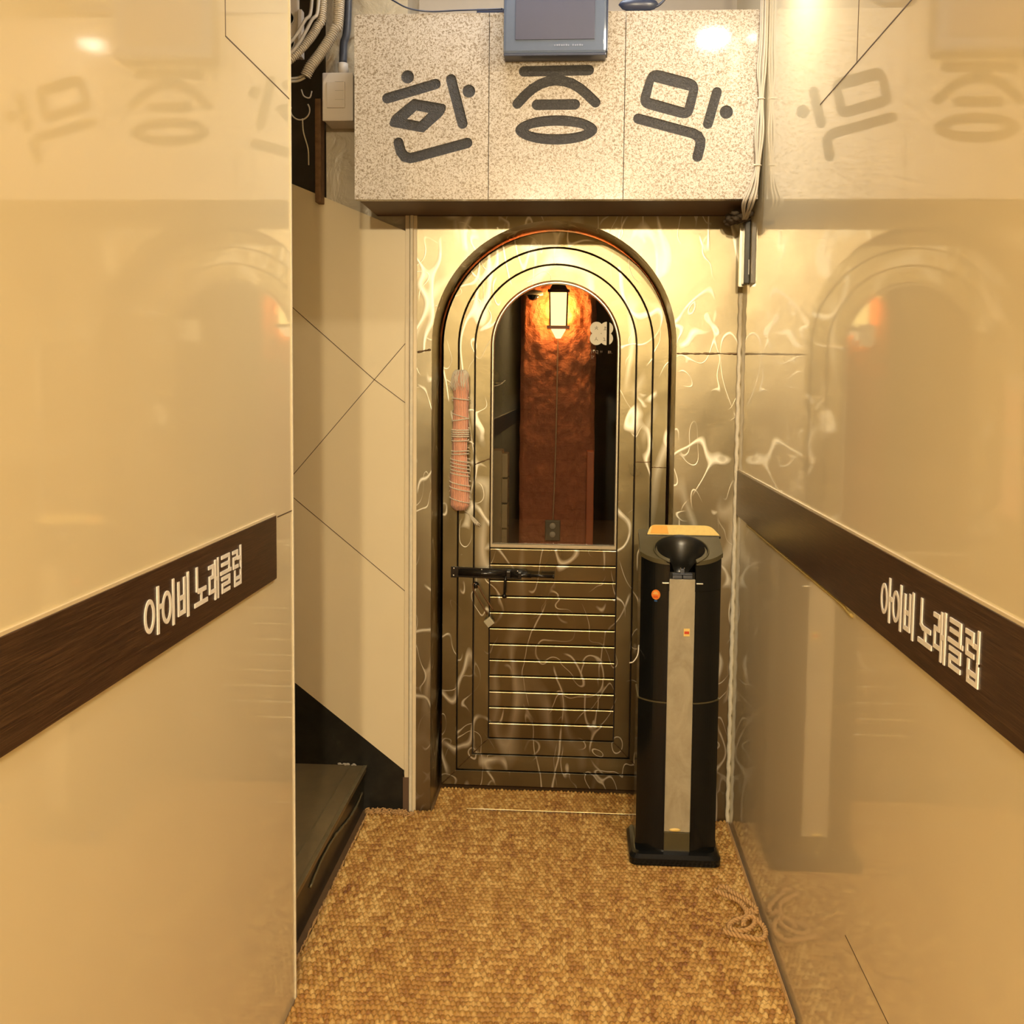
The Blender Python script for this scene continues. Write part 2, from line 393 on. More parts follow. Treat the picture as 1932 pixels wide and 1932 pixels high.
# caulk bead down the right corner
bm = B(); pts = []
for i in range(120):
    z = .0+i/119*1.74; pts.append((XR-.006+.0012*math.sin(i*1.7), YS-.006+.001*math.cos(i*2.3), z))
tube(bm, pts, [.0062+.0018*random.random() for _ in pts], 8)
struct(mesh_obj('trim_9', bm, M['caulk'], smooth=True))

# ------------------------------------------------------------------ steel surround with arched opening
CXD = -.079
def arch(half, zb, spring, cx=CXD, n=48):
    p = [(cx-half, zb), (cx-half, (zb+spring)/2), (cx-half, spring)]
    for k in range(1, n): a = PI-PI*k/n; p.append((cx+half*math.cos(a), spring+half*math.sin(a)))
    return p+[(cx+half, spring), (cx+half, (zb+spring)/2), (cx+half, zb)]
SPR = 1.573
def proj_rect(p, x0, x1, z0, z1, cx=CXD, cz=SPR):
    dx, dz = p[0]-cx, p[1]-cz
    if p[1] <= cz: return (x0 if dx < 0 else x1, p[1])
    ts = []
    if dx > 1e-9: ts.append((x1-cx)/dx)
    if dx < -1e-9: ts.append((x0-cx)/dx)
    if dz > 1e-9: ts.append((z1-cz)/dz)
    t = min(ts); return (cx+dx*t, cz+dz*t)
inner = arch(.396, 0, SPR); 
outer = [proj_rect(p, -.524, XR, 0, 1.982) for p in inner]
bm = B(); ring(bm, outer, inner, 'Y', YS, YS+.008, closed=False)
# fill missing corners of the rectangle
for cxn, s in ((-.524, -1), (XR, 1)):
    a = min((p for p in outer if abs(p[0]-cxn) < 1e-6 and p[1] < 1.98), key=lambda q: 1.982-q[1]); b = min((p for p in outer if abs(p[1]-1.982) < 1e-6), key=lambda q: abs(q[0]-cxn))
    prism(bm, [a, (cxn, 1.982), b], 'Y', YS, YS+.008)
sur = struct(mesh_obj('trim_10', bm, M['steel']))
bm = B(); ri = arch(.396, 0, SPR); ro = arch(.402, 0, SPR); ring(bm, ro, ri, 'Y', YS+.002, 3.565, closed=False)
rv = mesh_obj('reveal', bm, M['steel2'], sur)
bm = B()
def weld(bm, a, b, n, r=.003):
    a, b = Vector(a), Vector(b); pts = [a.lerp(b, i/n)+Vector((0, 0, .0015*(random.random()-.5))) for i in range(n+1)]
    tube(bm, pts, [r*(.5+.9*random.random()) for _ in pts], 6)
weld(bm, (.318, YS-.001, 1.547), (.517, YS-.001, 1.548), 34, .0028); weld(bm, (-.522, YS-.001, 1.545), (-.478, YS-.001, 1.553), 10, .0028)
mesh_obj('weld_seam', bm, M['weld'], sur, True)

# ------------------------------------------------------------------ door leaf
door = bpy.data.objects.new('door_1', None); COL.objects.link(door); door.location = (CXD, YD, 0); struct(door)
CXL = -.076
def ol(h, zb): return arch(h, zb, 1.575, CXL)
outs = [(.388, .020), (.333, .075), (.277, .132), (.2205, .190)]
yf = [YD-.010, YD-.004, YD+.001]
def closed_ring_band(name, o, i, y, mat, parent, cham=.002):
    bm = B(); ring(bm, ol(*o), ol(*i), 'Y', y, y+.018, closed=True, cham=cham)
    return mesh_obj(name, bm, mat, parent)
for k in range(3):
    o, i = outs[k], outs[k+1]
    closed_ring_band(('outer_frame', 'middle_frame', 'inner_frame')[k], (o[0]-.0012, o[1]+.0012), (i[0]+.0012, i[1]-.0012), yf[k], M['steel2'], door)
bm = B(); ring(bm, ol(.386, .022), ol(.222, .880), 'Y', YD+.013, YD+.03, closed=True)
mesh_obj('backing_plate', bm, M['dark'], door)  # dark colour puts the shade into the grooves between the frames
# slatted kick panel
pitch = (.870-.190)/12
for k in range(12):
    z1 = .870-k*pitch; z0 = z1-pitch+.0022
    bm = B(); prism(bm, [(YD+.0025, z1), (YD-.0012, z1-.0016), (YD-.0018, z1-.0035), (YD+.003, z0+.0015), (YD+.0045, z0), (YD+.014, z0), (YD+.014, z1)], 'X', CXL-.2185, CXL+.2185)
    mesh_obj('slat', bm, M['steel2'], door)
# glass with glazing bead
bm = B(); ring(bm, ol(.2195, .873), ol(.2115, .887), 'Y', YD-.004, YD+.016, closed=True, cham=.0025)
gb = mesh_obj('glazing_bead', bm, M['bead'], door)
bm = B(); pts = ol(.2125, .886); prism(bm, pts, 'Y', YD+.008, YD+.013)
gp = mesh_obj('glass_pane', bm, M['glass'], door)
# mitre welds and repair welds on the leaf
bm = B()
for s in (-1, 1):
    for (o, i, y) in ((outs[0], outs[1], yf[0]), (outs[1], outs[2], yf[1]), (outs[2], outs[3], yf[2])):
        weld(bm, (CXL+s*(o[0]-.003), y+.0005, o[1]+.003), (CXL+s*(i[0]+.002), y+.0005, i[1]-.002), 14, .002)
weld(bm, (CXL+.279, yf[1]-.0005, 1.180), (CXL+.331, yf[1]-.0005, 1.181), 10, .002); weld(bm, (CXL+.335, yf[0]-.0005, 1.163), (CXL+.386, yf[0]-.0005, 1.163), 10, .0022)
weld(bm, (CXL-.275, yf[2]-.0005, 1.163), (CXL-.222, yf[2]-.0005, 1.185), 10, .0022)
mesh_obj('weld_seam', bm, M['weld'], door, True)
# door decal: four-lobed white emblem on the glass, cut by a clear stripe
yg = YD+.0076
def clip_poly(pts, f):  # keep f(p)>=0
    out = []
    for a, b in zip(pts, pts[1:]+pts[:1]):
        fa, fb = f(a), f(b)
        if fa >= 0: out.append(a)
        if fa*fb < 0: t = fa/(fa-fb); out.append((a[0]+(b[0]-a[0])*t, a[1]+(b[1]-a[1])*t))
    return out
ecx, ecz, er, eo = .0808, 1.6195, .0225, .0172
def clover_r(a):
    best = 0
    for sx in (-1, 1):
        for sz in (-1, 1):
            bx, bz = sx*eo, sz*eo; dx, dz = math.cos(a), math.sin(a); q = dx*bx+dz*bz; D = q*q-(bx*bx+bz*bz)+er*er
            if D >= 0: best = max(best, q+math.sqrt(D))
    return best
cl = [(ecx+clover_r(2*PI*k/160)*math.cos(2*PI*k/160), ecz+clover_r(2*PI*k/160)*math.sin(2*PI*k/160)) for k in range(160)]
bm = B(); prism(bm, clip_poly(cl, lambda p: .0985-p[0]), 'Y', yg-.0006, yg)
for sz in (-1, 1):
    q = clip_poly([p for p in cl], lambda p: p[0]-.1075); q = clip_poly(q, lambda p: sz*(p[1]-ecz)-.0002)
    prism(bm, q, 'Y', yg-.0006, yg)
dec = tag(mesh_obj('door_decal', bm, M['paper']), 'white four-lobed emblem decal with dark characters on the arched door glass', 'decal')
bm = B()
LAYER = [0]
def stroke2(bm, pts, w, ax, c0, c1, M2=None):
    for a, b in zip(pts, pts[1:]):
        a, b = Vector(a), Vector(b); d = b-a; L = d.length; d.normalize(); n = Vector((-d.y, d.x))*w/2; e = d*w*.48
        q = [a-e+n, b+e+n, b+e-n, a-e-n]; LAYER[0] = (LAYER[0]+1) % 9; up_ = LAYER[0]*.00007*(1 if c1 > c0 else -1)*SGN[0]
        prism(bm, [tuple(M2(p) if M2 else p) for p in q], ax, c0+(up_ if SGN[0] < 0 else 0), c1+(up_ if SGN[0] > 0 else 0))
SGN = [-1]
def ch(cx, cz, strokes, w=.0013, s=.0115):
    for st in strokes: stroke2(bm, [(cx+x*s, cz+z*s) for x, z in st], w, 'Y', yg-.0012, yg-.0004)
ch(.063, 1.638, [[(0, .5), (0, 0), (-.4, -.45)], [(0, 0), (.4, -.45)], [(-.38, .25), (-.3, .0)], [(.36, .3), (.26, .05)]])
ch(.063, 1.601, [[(0, .5), (-.05, 0), (-.42, -.45)], [(-.02, 0), (.4, -.45)]])
ch(.0925, 1.637, [[(-.1, .5), (-.1, -.4)], [(.15, .5), (.15, -.4)], [(-.4, -.45), (.4, -.45)], [(-.1, .25), (.4, .25)]], .0012)
ch(.0915, 1.600, [[(-.3, .5), (-.05, .3)], [(-.3, .1), (.1, .1), (.0, -.45)], [(-.35, -.45), (.3, -.45)]], .0012)
ball(bm, (ecx-.001, yg-.0006, ecz), .0016, 1)
mesh_obj('character', bm, M['ink'], dec)
bm = B()
t = [(.0555+.0001, 1.5645)]
hp = [(.0555+.0032*math.sin(a)**3*1.0, 1.5615+.0032*(13*math.cos(a)-5*math.cos(2*a)-2*math.cos(3*a)-math.cos(4*a))/16) for a in [2*PI*k/24 for k in range(24)]]
hb = B(); prism(hb, hp, 'Y', yg-.0006, yg)
for st in ([(.0475, 1.562), (.0475, 1.551)], [(.0475, 1.546), (.0475, 1.534)], [(.062, 1.561), (.062, 1.553), (.068, 1.553)], [(.065, 1.561), (.069, 1.561), (.069, 1.550)], [(.0785, 1.560), (.0785, 1.555)], [(.0835, 1.560), (.0835, 1.555)],
           [(.105, 1.561), (.105, 1.551)], [(.1075, 1.559), (.113, 1.559), (.113, 1.553), (.1075, 1.553), (.1075, 1.559)], [(.117, 1.553), (.117, 1.551)], [(.051, 1.542), (.056, 1.542), (.051, 1.536), (.053, 1.534)], [(.051, 1.560), (.056, 1.554)]):
    stroke2(bm, st, .0011, 'Y', yg-.0005, yg)
sp = tag(mesh_obj('small_print', bm, M['film']), 'faint small pale lettering with a heart under the emblem on the door glass', 'lettering')

mesh_obj('heart_mark', hb, M['paper'], sp)
# metal threshold strip on the mat
tag(mesh_obj('threshold_strip', box(B(), -.352, .262, YS-.0025, YS+.0025, .0125, .0185, .001), M['chrome']), 'thin shiny metal strip across the mat in front of the steel door', 'strip')

# ------------------------------------------------------------------ granite sign canopy
sign = thing('granite_sign', 'speckled granite sign over the arched door with carved dark Korean characters', 'sign', (-.07, YG, 1.98))
SL = [(-.660, -.2675), (-.2655, .1235), (.1255, .509)]
def capsule(pts, w, cap=8):
    """outline of a round-ended stroke"""
    P = [Vector(p) for p in pts]; n = len(P); L = []; Rr = []
    def nrm(i): d = (P[i+1]-P[i]).normalized(); return Vector((-d.y, d.x))
    for i in range(n):
        if i == 0: L.append(P[0]+nrm(0)*w/2); Rr.append(P[0]-nrm(0)*w/2)
        elif i == n-1: L.append(P[i]+nrm(i-1)*w/2); Rr.append(P[i]-nrm(i-1)*w/2)
        else:
            mm = (nrm(i-1)+nrm(i)).normalized(); k = w/2/max(.5, mm.dot(nrm(i))); L.append(P[i]+mm*k); Rr.append(P[i]-mm*k)
    out = [tuple(p) for p in L]
    d = (P[-1]-P[-2]).normalized(); a0 = math.atan2(d.x, -d.y)
    a0 = math.atan2(nrm(n-2).y, nrm(n-2).x)
    out += [tuple(P[-1]+Vector((math.cos(a0-PI*k/cap), math.sin(a0-PI*k/cap)))*w/2) for k in range(1, cap)]
    out += [tuple(p) for p in Rr[::-1]]
    a0 = math.atan2(-nrm(0).y, -nrm(0).x)
    out += [tuple(P[0]+Vector((math.cos(a0-PI*k/cap), math.sin(a0-PI*k/cap)))*w/2) for k in range(1, cap)]
    return out
def disc(c, r, n=28): return [(c[0]+r*math.cos(2*PI*k/n), c[1]+r*math.sin(2*PI*k/n)) for k in range(n)]
def star_r(poly, c, a):
    d = Vector((math.cos(a), math.sin(a))); best = 0
    for p, q in zip(poly, poly[1:]+poly[:1]):
        p = Vector(p)-Vector(c); q = Vector(q)-Vector(c); e = q-p; den = d.x*e.y-d.y*e.x
        if abs(den) < 1e-12: continue
        t = (p.x*e.y-p.y*e.x)/den; u = (p.x*d.y-p.y*d.x)/den
        if t > 0 and -1e-6 <= u <= 1+1e-6: best = max(best, t)
    return best
def holed(outer, inner, c):
    A = sorted({round(math.atan2(p[1]-c[1], p[0]-c[0]), 5) for p in outer+inner} | {round(-PI+2*PI*k/48, 5) for k in range(48)})
    A = [a for i, a in enumerate(A) if i == 0 or a-A[i-1] > 1e-3]
    f = lambda poly: [(c[0]+star_r(poly, c, a)*math.cos(a), c[1]+star_r(poly, c, a)*math.sin(a)) for a in A]
    return f(outer), f(inner)
def rounded(poly, r, n=5):
    out = []; N = len(poly)
    for i in range(N):
        p, a, b = Vector(poly[i]), Vector(poly[i-1]), Vector(poly[(i+1) % N]); rr = min(r[i] if isinstance(r, list) else r, (a-p).length*.45, (b-p).length*.45)
        if rr < 1e-5: out.append(tuple(p)); continue
        s, e = p+(a-p).normalized()*rr, p+(b-p).normalized()*rr
        for k in range(n+1): t = k/n; out.append(tuple((1-t)**2*s+2*t*(1-t)*p+t*t*e))
    return out
wS = .0300
han = [('p', disc((-.504, 2.331), .0188)), ('p', capsule([(-.564, 2.2705), (-.422, 2.310)], wS)), ('p', capsule([(-.377, 2.323), (-.343, 2.197)], wS)), ('p', disc((-.325, 2.289), .0186)),
  ('h', rounded([(-.487, 2.269), (-.388, 2.2515), (-.397, 2.224), (-.457, 2.172), (-.560, 2.191), (-.551, 2.219)], [.003, .016, .016, .003, .018, .014]), [(-.478, 2.235), (-.443, 2.228), (-.469, 2.2045), (-.505, 2.211)], (-.474, 2.2195)),
  ('p', capsule([(-.5305, 2.144), (-.5235, 2.118), (-.512, 2.1035), (-.496, 2.0995), (-.480, 2.1025), (-.3285, 2.142)], wS))]
lens = [(-.071-.080*math.cos(t), 2.1775+.0118*math.sin(t)*abs(math.sin(t))**.3) for t in [2*PI*k/40 for k in range(40)]]
jeung = [('p', capsule([(-.166, 2.3435), (.0205, 2.3455)], wS)), ('p', capsule([(-.184, 2.2525), (-.163, 2.275), (-.142, 2.2935), (-.119, 2.307), (-.096, 2.315), (-.0735, 2.3175), (-.050, 2.315), (-.027, 2.308), (-.003, 2.294), (.018, 2.276), (.041, 2.2545)], wS-.001)),
  ('p', capsule([(-.1275, 2.2490), (-.0180, 2.2495)], wS)), ('h', [(-.071+.1185*math.cos(2*PI*k/64), 2.1775+.0415*math.sin(2*PI*k/64)) for k in range(64)], lens, (-.071, 2.1775))]
mak = [('h', rounded([(.1945, 2.351), (.3395, 2.312), (.315, 2.201), (.161, 2.243)], .034), [(.207, 2.311), (.307, 2.285), (.295, 2.238), (.197, 2.266)], (.2515, 2.275)),
  ('p', capsule([(.164, 2.208), (.322, 2.1655), (.335, 2.158), (.3425, 2.1455), (.342, 2.130), (.335, 2.100)], wS-.001)), ('p', capsule([(.386, 2.281), (.3625, 2.192)], wS-.002)), ('p', disc((.414, 2.225), .0188))]
dep = .0045
for (x0, x1), strokes, nm in zip(SL, (han, jeung, mak), ('left', 'middle', 'right')):
    bm = B(); box(bm, x0, x1, YG, YG+.03, 1.981, 2.509)
    slab = mesh_obj('granite_slab', bm, M['granite'], sign)
    cutters = []; let = B()
    for s in strokes:
        cb = B()
        if s[0] == 'p': prism(cb, s[1], 'Y', YG-.01, YG+dep); 
        else:
            o_, i_ = holed(s[1], s[2], s[3]); ring(cb, o_, i_, 'Y', YG-.01, YG+dep)
        c_ = mesh_obj('cutter', cb); cutters.append(c_)
        md = slab.modifiers.new('carve', 'BOOLEAN'); md.operation = 'DIFFERENCE'; md.solver = 'EXACT'; md.object = c_
    bpy.context.view_layer.update(); dg = bpy.context.evaluated_depsgraph_get()
    new = bpy.data.meshes.new_from_object(slab.evaluated_get(dg)); slab.modifiers.clear(); slab.data = new
    for c_ in cutters: bpy.data.objects.remove(c_)
    for j, s in enumerate(strokes):
        y = YG+dep-.0022-(.0002 if j % 2 else 0)
        if s[0] == 'p': prism(let, s[1], 'Y', y, YG+dep+.001)
        else: o_, i_ = holed(s[1], s[2], s[3]); ring(let, o_, i_, 'Y', y, YG+dep+.001)
    lt = mesh_obj('carved_character', let, M['inlay'], sign)
bm = B(); box(bm, -.655, .505, YG+.031, YS+.01, 1.984, 2.495)
mesh_obj('canopy_body', bm, M['soffit'], sign)

# ------------------------------------------------------------------ wood bands with lettering
def glyphs():
    el = lambda cx, cy, rx, ry: ('e', cx, cy, rx, ry)
    return [
     (0, .070, [el(.31, .46, .235, .335), [(.80, 0), (.80, 1)], [(.80, .56), (1.0, .56)]]),
     (.069, .054, [el(.34, .46, .30, .335), [(.90, 0), (.90, 1)]]),
     (.129, .054, [[(.10, .86), (.10, .13), (.60, .13), (.60, .92)], [(.10, .50), (.60, .50)], [(.93, 0), (.93, 1)]]),
     (.206, .060, [[(.14, 1.0), (.14, .48), (.30, .42), (.88, .42)], [(.52, .42), (.52, .12)], [(.0, .10), (1.0, .10)]]),
     (.270, .056, [[(.04, .88), (.42, .88), (.42, .60), (.08, .60), (.08, .22), (.50, .22)], [(.64, 0), (.64, .97)], [(.93, 0), (.93, 1)], [(.64, .5), (.93, .5)]]),
     (.332, .057, [[(.12, .98), (.86, .98), (.86, .58)], [(.12, .78), (.86, .78)], [(0, .56), (1, .56)], [(.12, .40), (.86, .40), (.86, .23), (.14, .23), (.14, .05), (.88, .05)]]),
     (.396, .054, [[(.04, .96), (.52, .96), (.52, .78), (.08, .78), (.08, .54), (.56, .54)], [(.92, .46), (.92, 1.05)], [(.60, .76), (.92, .76)], [(.24, .40), (.24, .03), (.92, .03), (.92, .42)], [(.24, .20), (.92, .20)]])]
SYL = ('first', 'second', 'third', 'fourth', 'fifth', 'sixth', 'seventh')
def band(side):
    s = 1 if side == 'left' else -1
    X = XL if s > 0 else XR
    y0, y1, z0, z1 = (-3.6, 2.125, 1.0267, 1.1618) if s > 0 else (-3.6, 3.300, 1.0315, 1.1735)
    t = thing('wooden_sign_band', f'dark brown wood-grain band with white Korean lettering along the {side} cream wall', 'sign', (X, 1.6, z0), 'lettered wood bands on the corridor walls')
    mesh_obj('board', box(B(), min(X, X+s*.006), max(X, X+s*.006), y0, y1, z0, z1, .001), M['band'], t)
    e = mesh_obj('edge_strip', box(B(), min(X, X+s*.004), max(X, X+s*.004), y0, y1, z1, z1+.0045), M['cream'], t)
    lab(e, 'pale strip along the top edge')
    base = 1.449 if s > 0 else 1.7375; k = .99 if s > 0 else .953
    zb, hh, w = (1.0635, .067, .0080) if s > 0 else (1.0660, .067, .0078)
    for gi, (u0, gw, sts) in enumerate(glyphs()):
        bm = B(); xa, xb = (X+s*.0055, X+s*.0072)
        mp = lambda p: (base+s*k*(u0+.0035+p[0]*(gw-.006)), zb+p[1]*hh)
        for st in sts:
            if st[0] == 'e':
                _, cx, cy, rx, ry = st; n = 36
                def q(dr): return [(base+s*k*(u0+.002+cx*gw+(rx*gw-.001+dr)*math.cos(2*PI*i/n)), zb+cy*hh+(ry*hh+dr)*math.sin(2*PI*i/n)) for i in range(n)]
                ring(bm, q(w*.45), q(-w*.45), 'X', xb, xa)
            else:
                stroke2(bm, [mp(p) for p in st], w*(.95 if gi < 4 else .85), 'X', xa, xb+s*.00001*0)
        mesh_obj('lettering', bm, M['white'], t)
    return t
SGN[0] = 1
band('left'); band('right')
bm = B(); pts = []
for i in range(60): y = 1.92+i/59*1.2; pts.append((XR-.0005, y, 1.0235-.004*(i < 3)))
tube(bm, pts, [.0028+.0012*random.random() for _ in pts], 6)
tag(mesh_obj('adhesive_line', bm, M['glue'], smooth=True), 'yellowed glue line under the wood band on the right wall', 'glue')

# ------------------------------------------------------------------ woven mat
def make_mat():
    st = .0030
    xs = np.arange(-.688, .516, st); ys = np.arange(1.25, 3.516, st)
    Xg, Yg = np.meshgrid(xs, ys)
    def vn(x, y, s, seed):
        r = np.random.default_rng(seed); g = r.random((256, 256)); a, b = x*s, y*s; i, j = np.floor(a).astype(int), np.floor(b).astype(int); fa, fb = a-i, b-j
        fa, fb = fa*fa*(3-2*fa), fb*fb*(3-2*fb); G = lambda p, q: g[p % 256, q % 256]
        return (G(i, j)*(1-fa)+G(i+1, j)*fa)*(1-fb)+(G(i, j+1)*(1-fa)+G(i+1, j+1)*fa)*fb
    wx = Xg+.005*(vn(Xg, Yg, 22, 31)-.5)+.004*(vn(Xg, Yg, 6, 1)-.5)*2+.0015*(vn(Xg, Yg, 60, 2)-.5); wy = Yg+.008*(vn(Xg, Yg, 24, 32)-.5)+.006*(vn(Xg, Yg, 5, 3)-.5)*2+.002*(vn(Xg, Yg, 70, 4)-.5)
    px, py = .0128, .0178
    row = np.floor(wy/py); cx = wx/px+.5*(row % 2); col = np.floor(cx)
    fx, fy = cx-col-.5, wy/py-row-.5
    h = np.sqrt(np.clip(1-(fx*2.1)**2, 0, 1)*np.clip(1-(fy*2.1)**2, 0, 1))
    r = np.random.default_rng(5); T = .5+.6*(r.random((512, 512))-.5); tone = T[(row.astype(int)) % 512, (col.astype(int)) % 512]
    wear = np.clip((vn(Xg, Yg, 3.2, 8)-.25)*1.3, 0, 1)*np.exp(-((Xg+.02)/.38)**2)
    amp = .0112*(1-.42*wear)*(.65+.6*tone)
    Zg = .0035+h*amp+.0012*vn(Xg, Yg, 45, 9)+.002*vn(Xg, Yg, 7, 10)
    Zg = np.where((Xg > .165) & (Xg < .46) & (Yg > 2.965) & (Yg < 3.21), np.minimum(Zg, .0128), Zg)
    inside = (Yg < 3.292+.004*vn(Xg, Yg, 30, 11)) | ((Xg > -.468) & (Xg < .308)) | ((Xg > -.53) & (Xg < .515) & (Yg < 3.318))
    el = -.684+.010*vn(Xg, Yg, 14, 12)
    inside &= np.where(Yg < YE+.006, Xg > XL+.004, Xg > el)
    idx = -np.ones(Xg.shape, int); cells = inside[:-1, :-1] & inside[1:, :-1] & inside[:-1, 1:] & inside[1:, 1:]
    used = np.zeros(Xg.shape, bool)
    for a, b in ((0, 0), (1, 0), (0, 1), (1, 1)): used[a:used.shape[0]-1+a, b:used.shape[1]-1+b] |= cells
    idx[used] = np.arange(used.sum())
    V = np.stack([Xg[used], Yg[used], Zg[used]], 1)
    # edges drop to the floor
    q = np.stack([idx[:-1, :-1][cells], idx[:-1, 1:][cells], idx[1:, 1:][cells], idx[1:, :-1][cells]], 1)
    border = np.zeros(Xg.shape, bool)
    pad = np.pad(cells, 1); full = pad[:-1, :-1] & pad[1:, :-1] & pad[:-1, 1:] & pad[1:, 1:]
    border = used & ~full
    V[border[used], 2] = .0005
    me = bpy.data.meshes.new('woven_mat'); me.vertices.add(len(V)); me.vertices.foreach_set('co', V.astype(np.float32).ravel())
    me.loops.add(q.size); me.loops.foreach_set('vertex_index', q.ravel().astype(np.int32)); me.polygons.add(len(q)); me.polygons.foreach_set('loop_start', np.arange(0, q.size, 4, dtype=np.int32))
    me.polygons.foreach_set('loop_total', np.full(len(q), 4, np.int32)); me.update(); me.validate()
    me.polygons.foreach_set('use_smooth', np.ones(len(me.polygons), bool))
    at = me.attributes.new('tone', 'FLOAT', 'POINT'); at.data.foreach_set('value', (tone*(1-.5*wear)+.25*wear)[used].astype(np.float32))
    me.materials.append(M['mat'])
    o = bpy.data.objects.new('woven_mat', me); COL.objects.link(o)
    return tag(o, 'worn golden-brown woven sisal mat covering the corridor floor up to the door', 'mat')
matob = make_mat()
bm = B()
for i in range(240):
    x = -.682+random.random()*.16; y = 3.262+random.random()*.035+(.0 if x < -.56 else -.01); L = .010+random.random()*.012; a = random.random()*2*PI
    p = Vector((x, y, .013+random.random()*.008)); d = Vector((math.cos(a), math.sin(a)*.6, .5*random.random()))*L
    tube(bm, [p-d*.5, p+Vector((0, 0, .002)), p+d*.5], [.0012, .0024, .0010], 5)
for i in range(220):
    y = 2.3+random.random()*.98; x = -.6815+.004*random.random(); L = .012
    tube(bm, [(x, y-L/2, .006), (x+.003, y, .015), (x, y+L/2, .006)], [.001, .0022, .001], 5)
for i in range(260):
    y = 2.25+i*.0040; x = .511
    tube(bm, [(x-.003, y, .010), (x+.001, y+.003, .018), (x+.004, y+.006, .010)], [.0012, .0024, .0012], 5)
fr = mesh_obj('frayed_edge', bm, M['rope'], matob, True); fr['kind'] = 'stuff'; fr['label'] = 'reddish frayed fibres along the mat edge'
# rope tangle at the right
bm = B()
g = .0265
P1 = [(.405, 2.815, g), (.435, 2.790, g), (.463, 2.755, g+.003), (.475, 2.715, g+.004), (.472, 2.672, g+.003), (.440, 2.655, g), (.420, 2.625, g), (.432, 2.600, g+.002), (.462, 2.598, g+.006), (.484, 2.625, g+.006), (.490, 2.660, g+.004), (.476, 2.700, g+.009)]
P2 = [(.400, 2.600, g), (.425, 2.585, g), (.460, 2.570, g+.002), (.492, 2.563, g+.002), (.507, 2.585, g+.003), (.509, 2.620, g+.003), (.497, 2.650, g+.006), (.480, 2.655, g+.012), (.462, 2.640, g+.010), (.455, 2.615, g+.008)]
P3 = [(.420, 2.835, g), (.440, 2.828, g+.004), (.452, 2.800, g+.005), (.470, 2.775, g+.007), (.492, 2.745, g+.004), (.505, 2.715, g+.004), (.498, 2.690, g+.003), (.485, 2.700, g+.010)]
for P in (P1, P2, P3): rope(bm, smooth_path(P, 10), .0072, .024, 2)
tag(mesh_obj('rope_tangle', bm, M['rope'], smooth=True), 'tangle of loose brown rope on the mat against the right wall', 'rope')

# ------------------------------------------------------------------ stairs at left
st = thing('stone_staircase', 'dark stone steps rising to the left beside the mat', 'staircase', (-.85, 2.8, 0))
for k in range(5):
    x1 = -.698-k*.29; zt = .155+k*.17
    if k: bm = box(B(), x1-.29, x1, YE+.002, YS, .001, zt-.022)
    else: bm = box(B(), x1-.29, x1-.004, YE+.002, YS, .001, zt-.02)
    s = mesh_obj('riser', bm, M['stone'], st)
    bm = box(B(), x1-.29-.0, x1+.006, YE+.002, YS, zt-.02, zt, .002)
    tr = mesh_obj('tread', bm, M['tread'], st)
    if k == 0:
        mesh_obj('nosing_strip', box(B(), x1-.052, x1-.046, YE+.002, YS-.002, zt-.001, zt+.0015, .0005), M['nosing'], st)
        mesh_obj('nosing_strip', box(B(), x1-.004, x1+.009, YE+.002, YS-.002, zt-.006, zt+.002, .001), M['nosing'], st)
bm = B(); pts = [(-.6985, 2.62+i*.018, .085+.02*math.sin(i*.15)+.004*random.random()) for i in range(38)]
tube(bm, pts, [.003+.0025*random.random() for _ in pts], 5); dr = mesh_obj('dried_mortar', bm, M['nosing'], st, True)
bm = B()
for i in range(26): ball(bm, (-.722-random.random()*.07, YS-.006, .157+random.random()*.004), .002+.003*random.random(), 1, (1.4, 1, .7))
mesh_obj('mortar_crumbs', bm, M['cableg'], st)

# ------------------------------------------------------------------ latch, padlock, wrapped handle
yb = yf[0]
t = thing('barrel_bolt', 'black barrel bolt with hanging lever fixed across the steel door', 'bolt', (-.25, yb, .79))
bm = B(); box(bm, -.432, -.405, yb-.003, yb, .766, .805, .001); mesh_obj('end_plate', bm, M['bolt'], t)
bm = B(); prism(bm, [(-.406, .768), (-.406, .8045), (-.170, .798), (-.160, .787), (-.185, .785), (-.185, .765), (-.30, .765)], 'Y', yb-.0025, yb); mesh_obj('mounting_plate', bm, M['bolt'], t)
bm = B(); cyl(bm, (-.404, yb-.011, .786), (-.225, yb-.011, .782), .0105, 20); mesh_obj('barrel', bm, M['bolt'], t, True)
bm = B(); tube(bm, [(-.225, yb-.011, .782), (-.150, yb-.011, .780), (-.149, yb-.011, .780), (-.076, yb-.011, .7785), (-.0755, yb-.011, .7785), (-.070, yb-.011, .7785)], [.0085, .0085, .006, .006, .0075, .0075], 16); mesh_obj('rod', bm, M['bolt'], t, True)
bm = B(); tube(bm, [(-.237, yb-.013, .782), (-.240, yb-.018, .765), (-.242, yb-.019, .713)], [.0055, .005, .0045], 12); ball(bm, (-.243, yb-.019, .708), .0085, 2); mesh_obj('lever', bm, M['bolt'], t, True)
mesh_obj('clamp', box(B(), -.236, -.222, yb-.023, yb-.002, .770, .795, .002), M['bolt'], t); mesh_obj('clamp', box(B(), -.196, -.184, yb-.021, yb-.002, .770, .792, .002), M['bolt'], t)
for x, z in ((-.4215, .7985), (-.4225, .774), (-.324, .7955), (-.228+.03, .7925)):
    bm = B(); ball(bm, (x, yb-.003, z), .0032, 2, (1, .5, 1)); mesh_obj('screw', bm, M['screw'], t, True)
bm = B(); lathe(bm, [(.011, -.006), (.012, 0), (.008, .008), (.004, .010)], (-.344, yb-.006, .742), 20, M=Matrix.Rotation(PI/2, 4, 'X')); mesh_obj('staple_boss', bm, M['bolt'], t, True)
t = thing('padlock', 'square dull brass padlock hanging by a long shackle below the black bolt', 'padlock', (-.297, yb-.012, .60))
